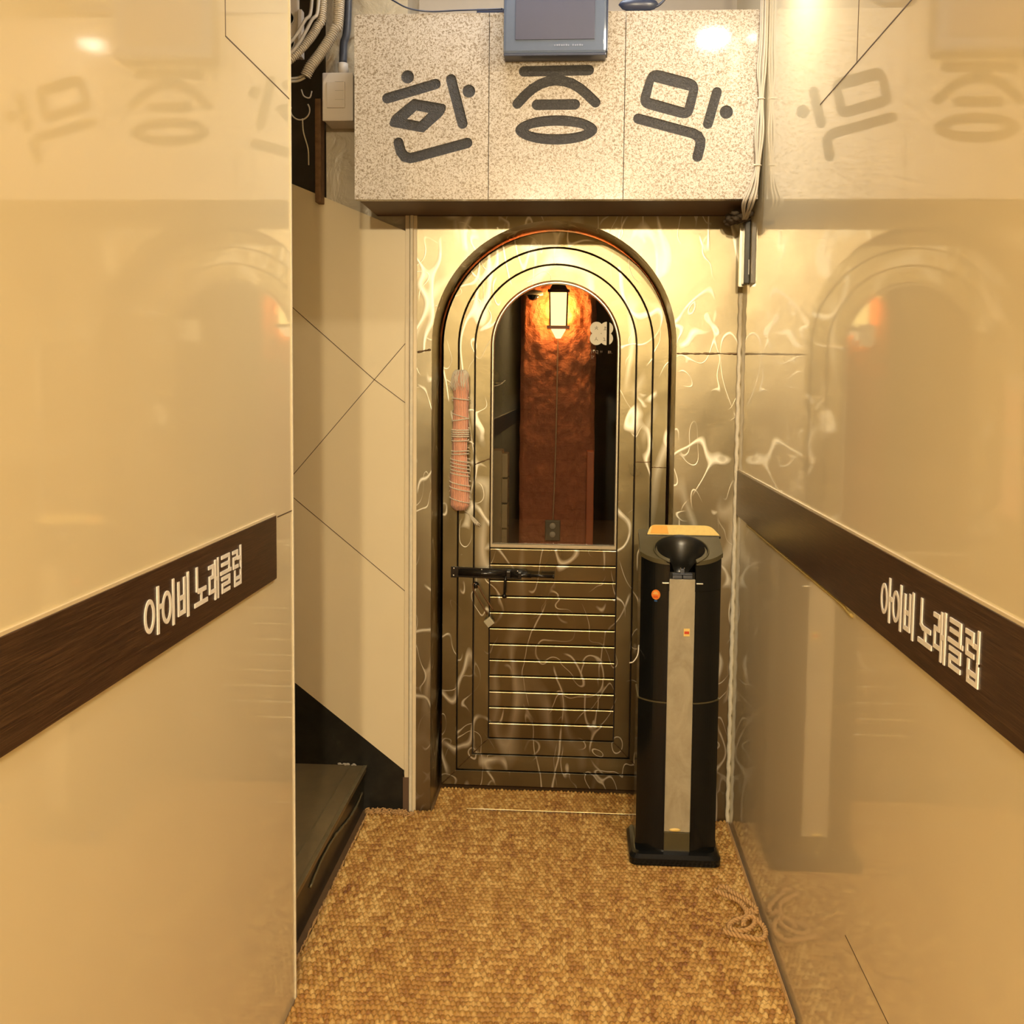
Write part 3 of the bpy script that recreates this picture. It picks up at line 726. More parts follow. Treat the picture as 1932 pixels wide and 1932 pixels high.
a = Vector((-.352, yb-.012, .728)); b = Vector((-.302, yb-.012, .640)); c = Vector((-.333, yb-.012, .733)); d = Vector((-.281, yb-.012, .655))
bm = B(); tube(bm, smooth_path([b, a.lerp(b, .3), a+Vector((0, 0, .002)), (a+c)/2+Vector((-.006, 0, .018)), c+Vector((.001, 0, .003)), c.lerp(d, .3), d], 8), .0026, 10); mesh_obj('shackle', bm, M['shackle'], t, True)
bm = B(); box(bm, -.014, .014, -.008, .008, -.014, .014, .0022)
bmesh.ops.rotate(bm, cent=(0, 0, 0), matrix=Matrix.Rotation(math.radians(-38), 3, 'Y'), verts=bm.verts); bmesh.ops.translate(bm, vec=(-.2955, yb-.012, .6135), verts=bm.verts); mesh_obj('lock_body', bm, M['lock'], t)
t = thing('wrapped_door_handle', 'long door handle wrapped in pink towel and tied with string', 'door handle', (-.401, yb, 1.0))
hx, hy = -.397, yb-.046
bm = B(); cyl(bm, (hx, hy, 1.03), (hx, hy, 1.46), .010, 16)
for z in (1.10, 1.40): cyl(bm, (hx, hy, z), (hx, yb+.001, z), .007, 12)
mesh_obj('grip_bar', bm, M['chrome'], t, True)
bm = B(); pts = []; rr = []
for i in range(90):
    f = i/89; z = 1.488-.478*f; r = .0258+.0012*math.sin(f*20)+.0008*math.sin(f*61); 
    if f > .72: r += .006*math.sin((f-.72)/.28*PI)+.002
    if f < .03: r *= .55+f*15
    if f > .97: r *= 1-(f-.97)*12
    pts.append((hx+.0018*math.sin(f*7), hy, z)); rr.append(r)
tube(bm, pts, rr, 28)
for v in bm.verts:
    ang = math.atan2(v.co.y-hy, v.co.x-hx); k = 1+.05*math.sin(ang*9+v.co.z*14); v.co.x = hx+(v.co.x-hx)*k; v.co.y = hy+(v.co.y-hy)*k
mesh_obj('towel_wrap', bm, M['towel'], t, True)
bm = B()
def coil(z0, z1, turns, r, rs=.0024, tilt=.003, ph=0):
    r += .0092; n = int(turns*24); rope(bm, [(hx+r*math.cos(2*PI*turns*i/n+ph), hy+r*math.sin(2*PI*turns*i/n+ph), z0+(z1-z0)*i/n+tilt*math.cos(2*PI*turns*i/n)) for i in range(n+1)], rs, .008, 2, 5)
coil(1.398, 1.384, 1.6, .0195, tilt=-.002); coil(1.384, 1.318, 1, .0198, .0018); coil(1.324, 1.318, 1.3, .0195, tilt=.005); coil(1.291, 1.258, 4.5, .0196, .0028, .001)
coil(1.252, 1.246, 1.5, .0196, tilt=.001); coil(1.222, 1.196, 2.5, .0205); coil(1.19, 1.13, 5, .0232, .0023, -.004); coil(1.115, 1.07, 2.5, .0262, .0023, -.005); coil(1.06, 1.04, 1, .0256, .002, -.006)
mesh_obj('string', bm, M['string'], t, True)
bm = B()
for i in range(60):
    a = random.random()*PI+PI; x = hx+.0275*math.cos(a); y = hy+.0275*math.sin(a); z = 1.484
    tube(bm, smooth_path([(hx+.018*math.cos(a), hy+.018*math.sin(a), 1.490), (x, y, z-.008), (x-.004*random.random(), y-.002, z-.025), (x-.012*random.random()*(1 if a > PI*1.1 else 1.6)+.003, y-.003, z-.045-.022*random.random())], 4), .0009, 4)
for i in range(26):
    a = random.random(); q = Vector((hx+.052+.02*a, yb-.012, .962+.012*(1-a)))
    tube(bm, smooth_path([(hx+.006, hy+.012, 1.012), (hx+.026, yb-.016, .995), (hx+.036+.014*a, yb-.014, .976), q+Vector((-.012*random.random(), 0, -.008-.008*random.random()))], 4), .0010, 4)
f = mesh_obj('string_fringe', bm, M['string'], t, True); f['kind'] = 'stuff'

# ------------------------------------------------------------------ umbrella bag dispenser
t = thing('umbrella_bag_dispenser', 'tall black umbrella bag dispenser with funnel top standing on the mat by the door', 'dispenser', (.317, 3.09, .008))
dx0, dx1, dyf, dyb = .199, .437, 3.000, 3.185
def section(sx=0, notch=True, nd=.016):
    """cross-section with a rounded front and a central notch"""
    x0, x1 = dx0-sx, dx1+sx; c = (x0+x1)/2; hw = (x1-x0)/2; p = []
    for k in range(13):      # left front lobe from side to notch
        u = -1+k/12*(1-.039/hw); p.append((c+hw*u, dyf+.050*abs(u)**3.2))
    if notch: p += [(c-.039, dyf+nd), (c+.039, dyf+nd)]
    for k in range(13):
        u = .039/hw+k/12*(1-.039/hw); p.append((c+hw*u, dyf+.050*abs(u)**3.2))
    p += rounded([(x1, dyb-.03), (x1, dyb), (x1-.03, dyb)], [0, .02, 0], 5) + rounded([(x0+.03, dyb), (x0, dyb), (x0, dyb-.03)], [0, .02, 0], 5)
    out = []
    for q in p:
        if not out or (Vector(q)-Vector(out[-1])).length > 1e-4: out.append(q)
    return out
def zt(y): return .922+(y-dyf)*.36
def loft(bm, secs):
    rows = [[bm.verts.new(v) for v in s] for s in secs]; n = len(rows[0])
    for a, b in zip(rows, rows[1:]):
        for k in range(n): bm.faces.new((a[k], a[(k+1) % n], b[(k+1) % n], b[k]))
    bm.faces.new(rows[0][::-1]); bm.faces.new(rows[-1]); bmesh.ops.recalc_face_normals(bm, faces=bm.faces); return bm
sec = section(); low = section(.0015)
bm = loft(B(), [[(x, y, .045) for x, y in section(.004)], [(x, y, .07) for x, y in low], [(x, y, .502) for x, y in low]]); mesh_obj('lower_body', bm, M['black'], t)
bm = loft(B(), [[(x, y, .505) for x, y in section(-.001)], [(x, y, .51) for x, y in sec], [(x, y, .8385) for x, y in sec]]); mesh_obj('upper_body', bm, M['black'], t)
bm = B(); cen = Vector((.318, 3.09)); n_ = len(sec); R_ = [[], [], [], []]
for x, y in sec:
    iv = Vector((x, y)); iv = iv+(cen-iv).normalized()*.005
    for r_, (px_, py_, pz_) in zip(R_, ((x, y, .839), (x, y, zt(y)-.003), (iv.x, iv.y, zt(y)-.003), (iv.x, iv.y, .839))): r_.append(bm.verts.new((px_, py_, pz_)))
skip = [k for k, (x, y) in enumerate(sec) if abs(x-.318) < .042 and y < 3.03]
for a_ in range(4):
    for k in range(n_):
        if k in skip and (k+1) % n_ in skip: continue
        bm.faces.new((R_[a_][k], R_[a_][(k+1) % n_], R_[(a_+1) % 4][(k+1) % n_], R_[(a_+1) % 4][k]))
bmesh.ops.recalc_face_normals(bm, faces=bm.faces); mesh_obj('collar', bm, M['black'], t)
bm = loft(B(), [[(x, y, .5005) for x, y in section(.003)], [(x, y, .5045) for x, y in section(.003)]]); mesh_obj('seam_ring', bm, M['rim'], t)
s2 = []
for x, y in section(.0035, True, .016):
    if abs(x-.318) < .0396 and abs(y-(dyf+.016)) < .001:
        if x < .318:
            s2 += [(.318+.072*math.sin(a), 3.068-.072*math.cos(a)) for a in [-.56-(2*PI-1.12)*k/30 for k in range(31)]]
        continue
    s2.append((x, y-.004))
bm = loft(B(), [[(x, y, zt(y)-.003) for x, y in s2], [(x, y, zt(y)+.010) for x, y in s2]]); lab(mesh_obj('top_cover', bm, M['rim'], t), 'olive-grey top cover')
# base
bp = rounded([(.176, 2.975), (.449, 2.975), (.449, 3.20), (.176, 3.20)], .03, 6)
bi = rounded([(.184, 2.985), (.441, 2.985), (.441, 3.195), (.184, 3.195)], .03, 6)
bm = loft(B(), [[(x, y, .0135) for x, y in bp], [(x, y, .034) for x, y in bp], [(x, y, .044) for x, y in bi], [(x, y, .048) for x, y in rounded([(.192, 2.996), (.433, 2.996), (.433, 3.19), (.192, 3.19)], .03, 6)]])
mesh_obj('base_tray', bm, M['black'], t, False)
# window with bags
lab(mesh_obj('bag_window', box(B(), .2795, .3565, dyf+.006, dyf+.0155, .106, .874, .001), M['bag'], t), 'clear window showing plastic bags')
mesh_obj('lower_plate', box(B(), .2795, .3565, dyf+.004, dyf+.0155, .046, .105, .001), M['rim'], t)
# funnel, tilted toward the front and open at the front
TM = Matrix.Rotation(math.radians(23), 4, 'X')
fc = (.318, dyf+.067, .930)
bm = B(); lathe(bm, [(.0805, .022), (.0805, .028), (.0775, .027), (.062, .004), (.045, -.024), (.034, -.050), (.030, -.080), (.0005, -.082), (.0005, -.085), (.033, -.083), (.037, -.050), (.048, -.024), (.065, .004), (.0805, .022)], fc, 44, a0=-PI/2+.50, a1=1.5*PI-.50, M=TM)
mesh_obj('funnel', bm, M['blackm'], t, True)
bm = B(); tube(bm, [Vector(fc)+TM @ Vector((.0805*math.cos(-PI/2+.50+(2*PI-1.0)*k/40), .0805*math.sin(-PI/2+.50+(2*PI-1.0)*k/40), .028)) for k in range(41)], .0022, 8); mesh_obj('funnel_rim', bm, M['rim'], t, True)
bm = B(); prism(bm, [(.280, .842), (.280, .893), (.356, .893), (.356, .842)], 'Y', dyf+.020, dyf+.0230); mesh_obj('throat_plate', bm, M['blackm'], t)
bm = B(); box(bm, .289, .3165, dyf+.004, dyf+.020, .876, .886, .001); box(bm, .3195, .347, dyf+.004, dyf+.020, .876, .886, .001); box(bm, .289, .347, dyf+.0035, dyf+.0195, .888, .8905, .0005); box(bm, .312, .324, dyf+.010, dyf+.020, .886, .904, .001); mesh_obj('mouth_clip', bm, M['pipe'], t)
for x in (.3125, .3235): bm = B(); ball(bm, (x, dyf+.009, .907), .0018, 1); mesh_obj('screw', bm, M['screw'], t, True)
for s in (-1, 1):
    bm = B(); box(bm, .318+s*.05-.010, .318+s*.05+.010, dyf-.006, dyf+.006, .862, .8655, .001); mesh_obj('side_tab', bm, M['silver'], t)
# label board at the back of the top
bm = B(); pr = rounded([(.222, 0), (.236, .040), (.420, .040), (.444, 0)], [.003, .016, .02, .003], 5)
lo_, hi_ = [], []
for x, u in pr: lo_.append((x, 3.150+u*.93, .982+u*.62)); hi_.append((x, 3.150+u*.93-.002, .982+u*.62+.004))
loft(bm, [lo_, hi_]); lb = mesh_obj('label_board', bm, M['yellow'], t); lab(lb, 'yellow label board across the top')
bm = B(); q = [(x, 3.150+u*.93-.0024, .982+u*.62+.0048) for x, u in ((.232, .003), (.240, .036), (.285, .036), (.288, .003))]; q2 = [(a, b-.0003, c+.0005) for a, b, c in q]; loft(bm, [q, q2]); mesh_obj('orange_print', bm, M['amber'], lb)
mesh_obj('label_board_support', box(B(), .218, .446, 3.140, 3.176, .9765, .984, .002), M['black'], t)
# stickers
SR = Matrix.Translation((.2415, dyf+.0105, 0)) @ Matrix.Rotation(math.radians(-27), 4, 'Z')
def stick(name, bm, mat, par):
    bmesh.ops.transform(bm, matrix=SR, verts=bm.verts); return mesh_obj(name, bm, mat, par)
bm = B(); prism(bm, [(.0135*math.cos(2*PI*k/32), .826+.0148*math.sin(2*PI*k/32)) for k in range(32)], 'Y', -.0012, .0030)
sk = stick('round_sticker', bm, M['orange'], t); lab(sk, 'round orange sticker')
for nm_, mt_, zz in (('red_print', 'red', ((.818, .009, .001), (.8215, .007, .001))), ('yellow_print', 'yellow', ((.8335, .0055, .0014), (.829, .008, .0012)))):
    bm = B()
    for z, w, hh in zz: box(bm, -w, w, -.0018, -.0008, z-hh, z+hh)
    stick(nm_, bm, M[mt_], sk)
stick('blue_print', box(B(), -.0045, .0045, -.0008, .003, .805, .8105, .0004), M['blue'], sk)
bm = B(); box(bm, .325, .343, dyf+.0045, dyf+.0058, .704, .727, .0004); sk = mesh_obj('bag_label', bm, M['yellow'], t); lab(sk, 'pinkish label behind the window')
bm = B(); box(bm, .327, .341, dyf+.0040, dyf+.0047, .711, .719); mesh_obj('red_print', bm, M['red'], sk)
mesh_obj('white_tag', box(B(), .4065, .424, 3.09, 3.104, zt(3.09)+.0045, zt(3.09)+.0075), M['white'], t)
bm = B(); ball(bm, (.312, dyf+.006, .112), .010, 2, (1.8, .35, .55)); mesh_obj('yellow_tab', bm, M['yellow'], t, True)
# hanging wire hook on the left side
bm = B(); tube(bm, smooth_path([(.197, 3.06, .66), (.193, 3.04, .635), (.180, 3.03, .617), (.168, 3.03, .613)], 6), .0018, 6); mesh_obj('wire_hook', bm, M['string'], t, True)

# ------------------------------------------------------------------ cables and device at the right end of the sign
t = thing('cable_bundle', 'bundle of tied pale grey cables hanging at the right end of the granite sign', 'cables', (.508, 2.99, 1.97))
for k in range(7):
    a = 2*PI*k/7; ox, oy = .0062*math.cos(a), .0058*math.sin(a); ox2, oy2 = .0105*math.cos(a+.5), .008*math.sin(a)
    P = [(.508+ox2*.8, 2.992+oy2*.8, CEIL-.002), (.510+ox2*.8, 2.990+oy2, 2.46), (.507+ox2, 2.990+oy2, 2.34), (.508+ox*.8, 2.991+oy*.8, 2.255), (.5045+ox2*1.0, 2.988+oy2, 2.16), (.5025+ox*.8, 2.989+oy*.8, 2.07), (.492+ox2*1.0, 2.990+oy2, 2.01), (.480+ox2*1.4, 3.00+oy2, 1.965), (.490+ox, 3.10+oy, 1.945), (.500+ox, 3.20+oy, 1.950)]
    bm = B(); tube(bm, smooth_path(P, 8), .0031, 8); mesh_obj('cable', bm, M['cableg'], t, True)
for z, x, y in ((2.255, .508, 2.991), (2.07, .5025, 2.989)):
    bm = B(); tube(bm, [(x+.0098*math.cos(2*PI*i/24), y+.0092*math.sin(2*PI*i/24), z) for i in range(25)], .0013, 6); box(bm, x-.013, x-.008, y-.011, y-.006, z-.002, z+.002, .0005); mesh_obj('cable_tie', bm, M['string'], t, True)
bm = B()
for i in range(46): ball(bm, (.455+random.random()*.050, 3.13+random.random()*.10, 1.945+random.random()*.022), .006+random.random()*.008, 1, (1.2, 1, .8))
for v in bm.verts: v.co.x = min(v.co.x, XR-.002); v.co.z = min(v.co.z, 1.9785)
tag(mesh_obj('dust_clump', bm, M['dust'], smooth=True), 'grey dusty clump where the cables bend under the granite sign', 'dust')
t = thing('wall_device', 'slim black and silver device on the right wall below the cable bundle', 'device', (.51, 3.22, 1.755))
mesh_obj('dark_case', box(B(), .5035, XR-.0002, 3.19, 3.235, 1.757, 1.948, .003), M['blackm'], t)
bm = B(); o_ = rounded([(.4955, 1.752), (.5125, 1.752), (.5125, 1.945), (.4955, 1.945)], .005, 5); prism(bm, o_, 'Y', 3.236, 3.250); lab(mesh_obj('silver_frame', bm, M['silver'], t), 'silver rounded frame')
bm = B(); box(bm, .5165, .5185, 3.1885, 3.1895, 1.785, 1.83); mesh_obj('status_mark', bm, M['white'], t)

# ------------------------------------------------------------------ box on the granite sign, cable and dish on top of it
t = thing('wall_monitor', 'blue-grey glossy box with a dark screen fixed over the middle granite slab', 'monitor', (-.076, 2.98, 2.369))
mesh_obj('casing', box(B(), -.222, .069, 2.955, YG-.001, 2.376, 2.60, .008), M['tv'], t)
mesh_obj('screen', box(B(), -.188, .035, 2.9525, 2.9565, 2.413, 2.575, .001), M['tvs'], t)
mesh_obj('side_edge', box(B(), .0685, .0725, 2.957, YG-.001, 2.380, 2.597, .001), M['tvd'], t)
mesh_obj('lower_lip', box(B(), -.221, .068, 2.957, YG-.001, 2.370, 2.378, .002), M['tvd'], t)
pmat = plain('pale_blue_print', (.25, .28, .38), .5)
for rg in (range(0, 7), range(8, 13)):
    bm = B()
    for i in rg: box(bm, -.078+i*.0064, -.0745+i*.0064+.001*(i % 2), 2.9540, 2.9552, 2.3955, 2.3955+.0035+.001*((i*7) % 3)*.5)
    mesh_obj('small_print', bm, pmat, t)
bm = B(); tube(bm, smooth_path([(-.70, 3.08, 2.60), (-.62, 3.02, 2.585), (-.55, 3.0, 2.545), (-.50, 3.0, 2.520), (-.44, 3.01, 2.5135), (-.36, 3.01, 2.5155), (-.29, 3.005, 2.515), (-.228, 3.0, 2.515)], 8), .0022, 6)
tag(mesh_obj('black_cable', bm, M['tvd'], smooth=True), 'thin dark cable sagging along the top edge of the granite sign', 'cable')
tag(mesh_obj('junction_pad', box(B(), -.305, -.225, 3.02, 3.05, 2.510, 2.524, .003), M['tvd']), 'flat dark pad on top of the granite sign left of the blue box', 'pad')
bm = B()
pr = [(.0, 0), (.03, .001), (.055, .006), (.068, .014), (.060, .020), (.03, .026), (0, .028)]
lathe(bm, pr, (0, 0, 0), 28); bmesh.ops.scale(bm, vec=(.85, .24, 1.55), verts=bm.verts); bmesh.ops.translate(bm, vec=(.160, 3.0275, 2.5098), verts=bm.verts)
t = thing('dark_cap', 'dark blue domed cap with a pointed strap lying on top of the granite sign', 'cap', (.160, 3.0275, 2.51))
mesh_obj('dome', bm, M['tvd'], t, True)
bm = B(); tube(bm, smooth_path([(.195, 3.0275, 2.522), (.218, 3.0275, 2.530), (.238, 3.0275, 2.548)], 6), [.005-.0002*i for i in range(13)], 6); mesh_obj('strap', bm, M['tvd'], t, True)

# ------------------------------------------------------------------ service corner, top left
def corr(bm, P, r, pitch=.0062, d=.0034, seg=14):
    pts = smooth_path(P, 10); L = sum((b-a).length for a, b in zip(pts, pts[1:])); n = int(L/pitch*4); q = []; dd = [0]
    for a, b in zip(pts, pts[1:]): dd.append(dd[-1]+(b-a).length)
    j = 0
    for i in range(n+1):
        s = L*i/n
        while j < len(dd)-2 and dd[j+1] < s: j += 1
        q.append(pts[j].lerp(pts[j+1], (s-dd[j])/max(1e-9, dd[j+1]-dd[j])))
    tube(bm, q, [r-(d if (i % 4) in (2, 3) else 0) for i in range(len(q))], seg); return bm
gC = 'flexible conduits at the top left'
bm = corr(B(), [(-.722, 3.12, CEIL), (-.728, 3.11, 2.56), (-.742, 3.10, 2.49), (-.775, 3.09, 2.43), (-.806, 3.08, 2.385), (-.822, 3.08, 2.356)], .0165)
tag(mesh_obj('flexible_conduit', bm, M['conduit'], smooth=False), 'thickest ivory corrugated conduit, nearest the granite sign, ending above loose wires', 'conduit', gC)
bm = corr(B(), [(-.768, 3.11, CEIL), (-.775, 3.10, 2.57), (-.790, 3.09, 2.50), (-.825, 3.07, 2.44), (-.875, 3.05, 2.385), (-.94, 3.03, 2.34)], .0135)
tag(mesh_obj('flexible_conduit', bm, M['conduit']), 'thinner ivory corrugated conduit running down behind the left wall edge', 'conduit', gC)
for k, (dx, lbl) in enumerate(((0, 'upper of two pale cables crossing in front of the socket strip'), (.02, 'lower of two pale cables crossing in front of the socket strip'))):
    bm = B(); tube(bm, smooth_path([(-.790+dx, 3.06, CEIL), (-.794+dx, 3.05, 2.57), (-.815+dx, 3.04, 2.50), (-.868+dx*.6, 3.03, 2.425-dx), (-.95, 3.02, 2.385-dx)], 8), .0052, 8)
    tag(mesh_obj('pale_cable', bm, M['cableg'], smooth=True), lbl, 'cable')
bm = B()
for dz in (0, .009): tube(bm, smooth_path([(-.825, 3.085, 2.362-dz), (-.85, 3.08, 2.350-dz), (-.90, 3.07, 2.346-dz), (-.96, 3.07, 2.345-dz)], 6), .0040, 8)
tag(mesh_obj('cable_pair', bm, M['cableg'], smooth=True), 'pair of white cables leaving the end of the corrugated conduit', 'cable')
bm = B()
ring_pts = [(-.872+.030*math.cos(a), 3.2, 2.288+.030*math.sin(a)) for a in [PI*.9+PI*1.3*k/20 for k in range(21)]]
tube(bm, smooth_path(ring_pts[::2], 4), .0022, 6); tube(bm, smooth_path([(-.865, 3.2, 2.262), (-.862, 3.2, 2.22), (-.848, 3.2, 2.17), (-.846, 3.2, 2.12)], 5), .0022, 6)
tube(bm, smooth_path([(-.868, 3.2, 2.35), (-.86, 3.2, 2.33), (-.842, 3.2, 2.325), (-.835, 3.2, 2.345)], 5), .0022, 6)
tag(mesh_obj('loose_wire', bm, M['string'], smooth=True), 'loose curled white wire left of the switch box', 'wire')
t = thing('socket_strip', 'ivory double socket plate partly hidden behind the left wall edge', 'socket', (-.93, 3.25, 2.45))
mesh_obj('faceplate', box(B(), -1.01, -.885, 3.23, 3.25, 2.455, 2.66, .004), M['box'], t)
for z in (2.575, 2.500):
    bm = B(); lathe(bm, [(.0225, 0), (.0215, .004), (.019, .004), (.0175, -.001), (.0001, -.001)], (-.918, 3.23, z), 28, M=Matrix.Rotation(PI/2, 4, 'X')); sk = mesh_obj('socket', bm, M['conduit'], t, True)
    bm = B()
    for s in (-1, 1): cyl(bm, (-.918+s*.008, 3.2325, z-.004*s), (-.918+s*.008, 3.2295, z-.004*s), .0024, 8)
    mesh_obj('pin_hole', bm, M['dark'], sk)
bm = B(); box(bm, -.884, -.871, 3.22, 3.25, 2.455, 2.60, .002); mesh_obj('side_cap', bm, M['box'], t)
t = thing('switch_box', 'ivory surface switch box with a grey pipe entering its top, left of the granite sign', 'switch', (-.765, 3.25, 2.267))
mesh_obj('back_box', box(B(), -.812, -.717, 3.255, 3.36, 2.268, 2.413, .003), M['box'], t)
mesh_obj('cover', box(B(), -.814, -.7155, 3.246, 3.258, 2.266, 2.415, .004), M['box'], t)
mesh_obj('rocker', box(B(), -.799, -.741, 3.240, 3.248, 2.305, 2.386, .0025), M['box'], t)
for z in (2.386, 2.359, 2.331): mesh_obj('divider_line', box(B(), -.772, -.744, 3.2392, 3.2402, z-.0015, z-.0005), M['cableg'], t)
bm = B(); lathe(bm, [(.0145, 0), (.0145, .018), (.0165, .019), (.0165, .044), (.0145, .046)], (-.760, 3.30, 2.413), 24); mesh_obj('pipe_gland', bm, M['box'], t, True)
bm = B(); tube(bm, smooth_path([(-.760, 3.30, 2.457), (-.757, 3.30, 2.52), (-.745, 3.30, 2.59), (-.735, 3.30, CEIL)], 6), .0125, 16)
tag(mesh_obj('grey_pipe', bm, M['pipe'], smooth=True), 'dark grey pipe rising from the switch box to the ceiling', 'pipe')
bm = B(); box(bm, -.845, -.826, 3.28, 3.33, 2.02, 2.345, .002)
for v in bm.verts: v.co.x += .003*math.sin(v.co.z*40)
tag(mesh_obj('timber_stud', bm, M['wood']), 'rough brown timber stud standing left of the plaster under the switch box', 'timber')

# ------------------------------------------------------------------ interior behind the glass
struct(mesh_obj('wall_interior_back', box(B(), -1.6, 1.4, 6.0, 6.1, 0, 2.5), M['inwood']))
struct(mesh_obj('wall_interior_left', box(B(), -1.6, -1.5, 3.72, 6.0, 0, 2.5), M['inwood']))
struct(mesh_obj('wall_interior_right', box(B(), 1.2, 1.3, 3.72, 6.0, 0, 2.5), M['inwood']))
struct(mesh_obj('ceiling_interior', box(B(), -1.6, 1.4, 3.72, 6.1, 2.5, 2.6), M['inwood']))
PY = 4.3
bm = B()
nx, nz = 60, 260
_g = np.random.default_rng(21).random((200, 60))
def vn2(x, z):
    i, j = int(x) % 58, int(z) % 198; fx, fz = x-int(x), z-int(z); fx, fz = fx*fx*(3-2*fx), fz*fz*(3-2*fz)
    return (_g[j, i]*(1-fx)+_g[j, i+1]*fx)*(1-fz)+(_g[j+1, i]*(1-fx)+_g[j+1, i+1]*fx)*fz
def pz(x, z): return PY+.011*vn2(x*7, z*17)+.007*vn2(x*19+3, z*45)-.009
V = [[bm.verts.new((-.242+.316*i/nx+(.004*vn2(3+i, j*.2) if i in (0, nx) else 0), pz(i/nx, 2.48*j/nz)+(.02*max(0, (abs(i/nx-.5)-.44))*12), 2.498*j/nz)) for i in range(nx+1)] for j in range(nz+1)]
for j in range(nz):
    for i in range(nx): bm.faces.new((V[j][i], V[j][i+1], V[j+1][i+1], V[j+1][i]))
for side in (0, nx):
    bk = [bm.verts.new((V[j][side].co.x, PY+.35, V[j][side].co.z)) for j in range(nz+1)]
    for j in range(nz): bm.faces.new((V[j][side], bk[j], bk[j+1], V[j+1][side]))
bmesh.ops.recalc_face_normals(bm, faces=bm.faces)
tag(mesh_obj('brick_pillar', bm, M['brick'], smooth=True), 'orange-red brick pillar seen through the arched door glass', 'pillar')
t = thing('wall_lantern', 'lit amber wall lantern on the brick pillar behind the glass', 'lantern', (-.080, 4.26, 1.63))
lx, ly = -.080, 4.205
def pyr(bm, z0, w0, z1, w1): 
    lo_ = [(lx+a*w0, ly+b*w0, z0) for a, b in ((-1, -1), (1, -1), (1, 1), (-1, 1))]; hi_ = [(lx+a*w1, ly+b*w1, z1) for a, b in ((-1, -1), (1, -1), (1, 1), (-1, 1))]; return loft(bm, [lo_, hi_])
mesh_obj('glass_body', pyr(B(), 1.680, .032, 1.814, .035), M['lampglass'], t)
bm = B(); pyr(bm, 1.668, .046, 1.680, .046); pyr(bm, 1.814, .044, 1.826, .044)
for a, b in ((-1, -1), (1, -1), (1, 1), (-1, 1)): tube(bm, [(lx+a*.033, ly+b*.033, 1.680), (lx+a*.036, ly+b*.036, 1.815)], .003, 6)
mesh_obj('frame', bm, M['lantern'], t)
mesh_obj('lower_glass', pyr(B(), 1.630, .010, 1.667, .030), emit('lower_lantern_glass', (1, .72, .38), 1.6), t)
bm = B(); pyr(bm, 1.827, .036, 1.870, .014); ball(bm, (lx, ly, 1.88), .009, 2); mesh_obj('roof', bm, M['lantern'], t)
bm = B(); box(bm, lx-.012, lx+.012, ly+.03, PY+.012, 1.835, 1.855, .002); mesh_obj('bracket', bm, M['lantern'], t)
pl = bpy.data.lights.new('lantern_light', 'POINT'); pl.energy = 5; pl.color = (1, .55, .18); pl.shadow_soft_size = .02
po = bpy.data.objects.new('lantern_light', pl); COL.objects.link(po); po.location = (lx, PY-.035, 1.75)
bm = B(); tube(bm, smooth_path([(-.083, PY-.018, 1.66), (-.084, PY-.018, 1.4), (-.088, PY-.018, 1.1), (-.094, PY-.020, .87)], 8), .0035, 6)
tag(mesh_obj('lantern_cord', bm, plain('pale_cord', (.45, .25, .13), .5), smooth=True), 'thin cord running down the brick pillar from the lantern to the outlet', 'cord')
t = thing('wall_outlet', 'small dark double outlet low on the brick pillar behind the glass', 'outlet', (-.095, 4.28, .79))
mesh_obj('plate', box(B(), -.127, -.063, PY-.030, PY-.012, .785, .872, .004), M['outlet'], t)
for z in (.848, .812):
    bm = B(); lathe(bm, [(.013, 0), (.012, .003), (.0001, .003)], (-.095, PY-.030, z), 20, M=Matrix.Rotation(PI/2, 4, 'X')); mesh_obj('socket', bm, M['cableg'], t, True)
t = thing('dome_camera', 'small dome security camera at the top left of the brick pillar', 'camera', (-.178, 4.25, 1.80))
bm = B(); lathe(bm, [(.040, .0), (.040, .012), (.030, .018)], (-.185, 4.235, 1.808), 24); mesh_obj('housing', bm, M['box'], t, True)
bm = B(); ball(bm, (-.185, 4.235, 1.808), .026, 2, (1, 1, .9)); mesh_obj('dome', bm, M['lens'], t, True)
mesh_obj('mount', box(B(), -.20, -.17, 4.24, PY+.01, 1.812, 1.824, .002), M['box'], t)
t = thing('wooden_crate_stack', 'tan slatted wooden screen behind the lower left of the door glass', 'screen', (-.32, 3.95, 0))
mesh_obj('panel', box(B(), -.42, -.284, 3.9, 4.02, .001, 1.188, .003), M['tan'], t)
for i in range(9): mesh_obj('board', box(B(), -.284, -.262, 3.905, 4.0, .30+i*.098, .392+i*.098, .002), M['tan'], t)
tag(mesh_obj('orange_post', box(B(), .044, .074, 4.20, 4.27, .001, 1.17, .003), M['orangewood']), 'glossy orange timber post at the lower right of the brick pillar', 'post')
t = thing('hanging_hat', 'small brown felt hat hanging at the left behind the door glass', 'hat', (-.315, 3.86, 1.45))
bm = B(); lathe(bm, [(.026, 0), (.024, .025), (.018, .040), (.001, .045)], (-.318, 3.86, 1.447), 24); mesh_obj('crown', bm, M['hat'], t, True)
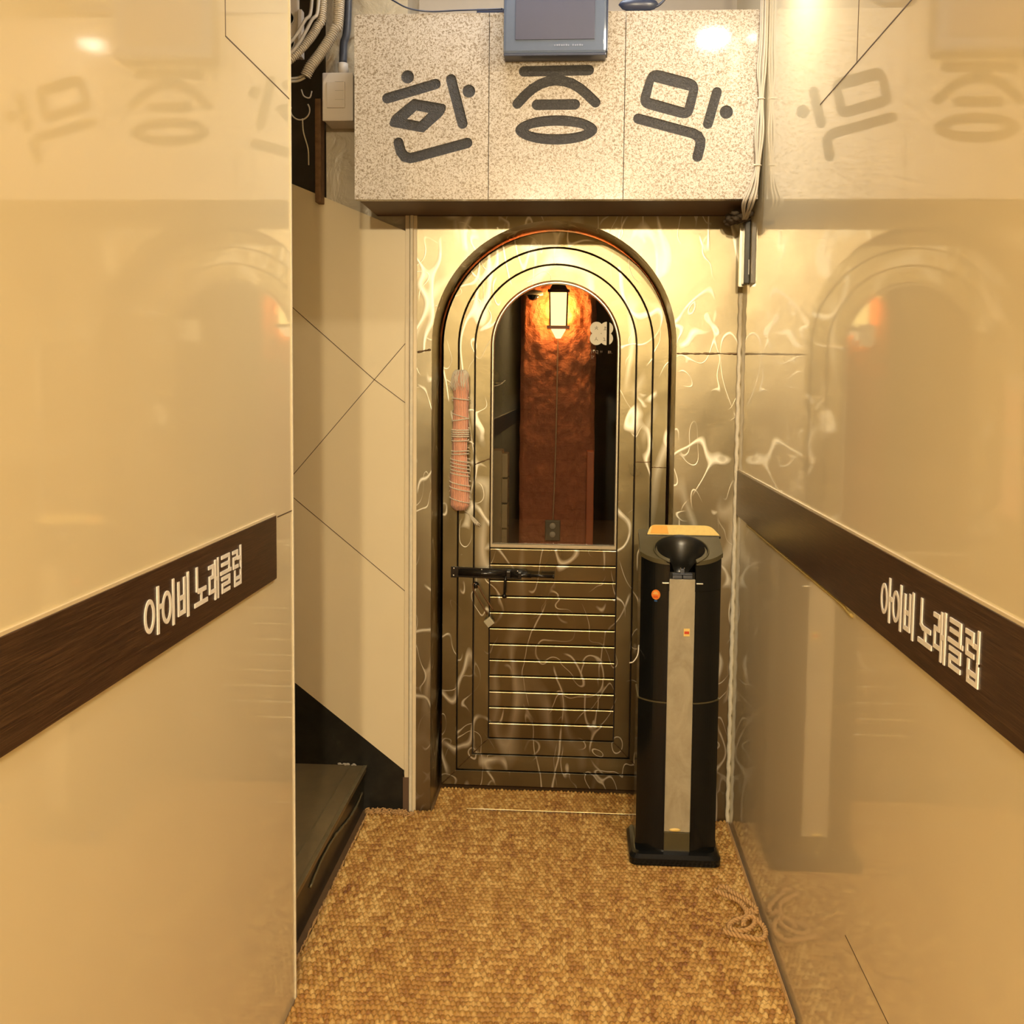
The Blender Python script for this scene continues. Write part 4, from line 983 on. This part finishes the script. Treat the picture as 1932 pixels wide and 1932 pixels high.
bm = B(); lathe(bm, [(.024, .001), (.048, -.006), (.052, -.004), (.049, -.003), (.025, .005)], (-.318, 3.86, 1.447), 28); mesh_obj('brim', bm, M['hat'], t, True)
bm = B(); cyl(bm, (-.318, 3.86, 1.49), (-.318, 3.86, 2.5), .0012, 6); mesh_obj('hanging_string', bm, M['string'], t)
bm = B(); tube(bm, smooth_path([(-.36, 3.83, 1.440), (-.325, 3.82, 1.434), (-.290, 3.82, 1.440), (-.268, 3.82, 1.457)], 6), .0015, 5); mesh_obj('pale_rim', bm, M['string'], t, True)

# ------------------------------------------------------------------ ceiling spotlights above the frame; the two behind the viewer are added fill
for i, ((x, y), pw) in enumerate(zip(LAMPS, LPOW)):
    LZ = LZS[i]
    where = ('just in front of the granite sign', 'left one added behind the viewer as fill', 'right one added behind the viewer as fill')[i]
    t = thing('ceiling_or_fill_light', f'round hanging ceiling spotlight {where}', 'ceiling light', (x, y, LZ), 'corridor spotlights')
    MR = Matrix.Rotation(LTILT[i], 4, 'X'); c0 = (x, y, LZ)
    bm = B(); lathe(bm, [(.001, .075), (.030, .072), (.050, .045), (.054, 0), (.051, .0), (.047, .006), (.001, .006)], c0, 32, M=MR); mesh_obj('lamp_head', bm, M['white'], t, True)
    bm = B(); lathe(bm, [(.044, -.0005), (.044, .001)], c0, 32, M=MR); mesh_obj('diffuser', bm, M['diffuser'], t)
    bm = B(); cyl(bm, (x, y, LZ+.06), (x, y, CEIL-.02), .008, 12); lathe(bm, [(.035, 0), (.035, -.02), (.001, -.02)], (x, y, CEIL), 24); mesh_obj('stem', bm, M['white'], t)
    area('spotlight', Vector(c0)+MR @ Vector((0, 0, -.006)), .085 if i == 0 else .13, pw, LCOL[i], (LTILT[i], 0, 0))
t = thing('ceiling_tube_light', 'white ceiling light panel above the granite sign', 'ceiling light', (-.15, 2.85, CEIL))
bm = B(); lathe(bm, [(.26, 0), (.26, -.035), (.25, -.038), (.001, -.038)], (-.15, 2.85, CEIL), 40); mesh_obj('housing', bm, M['white'], t, True)
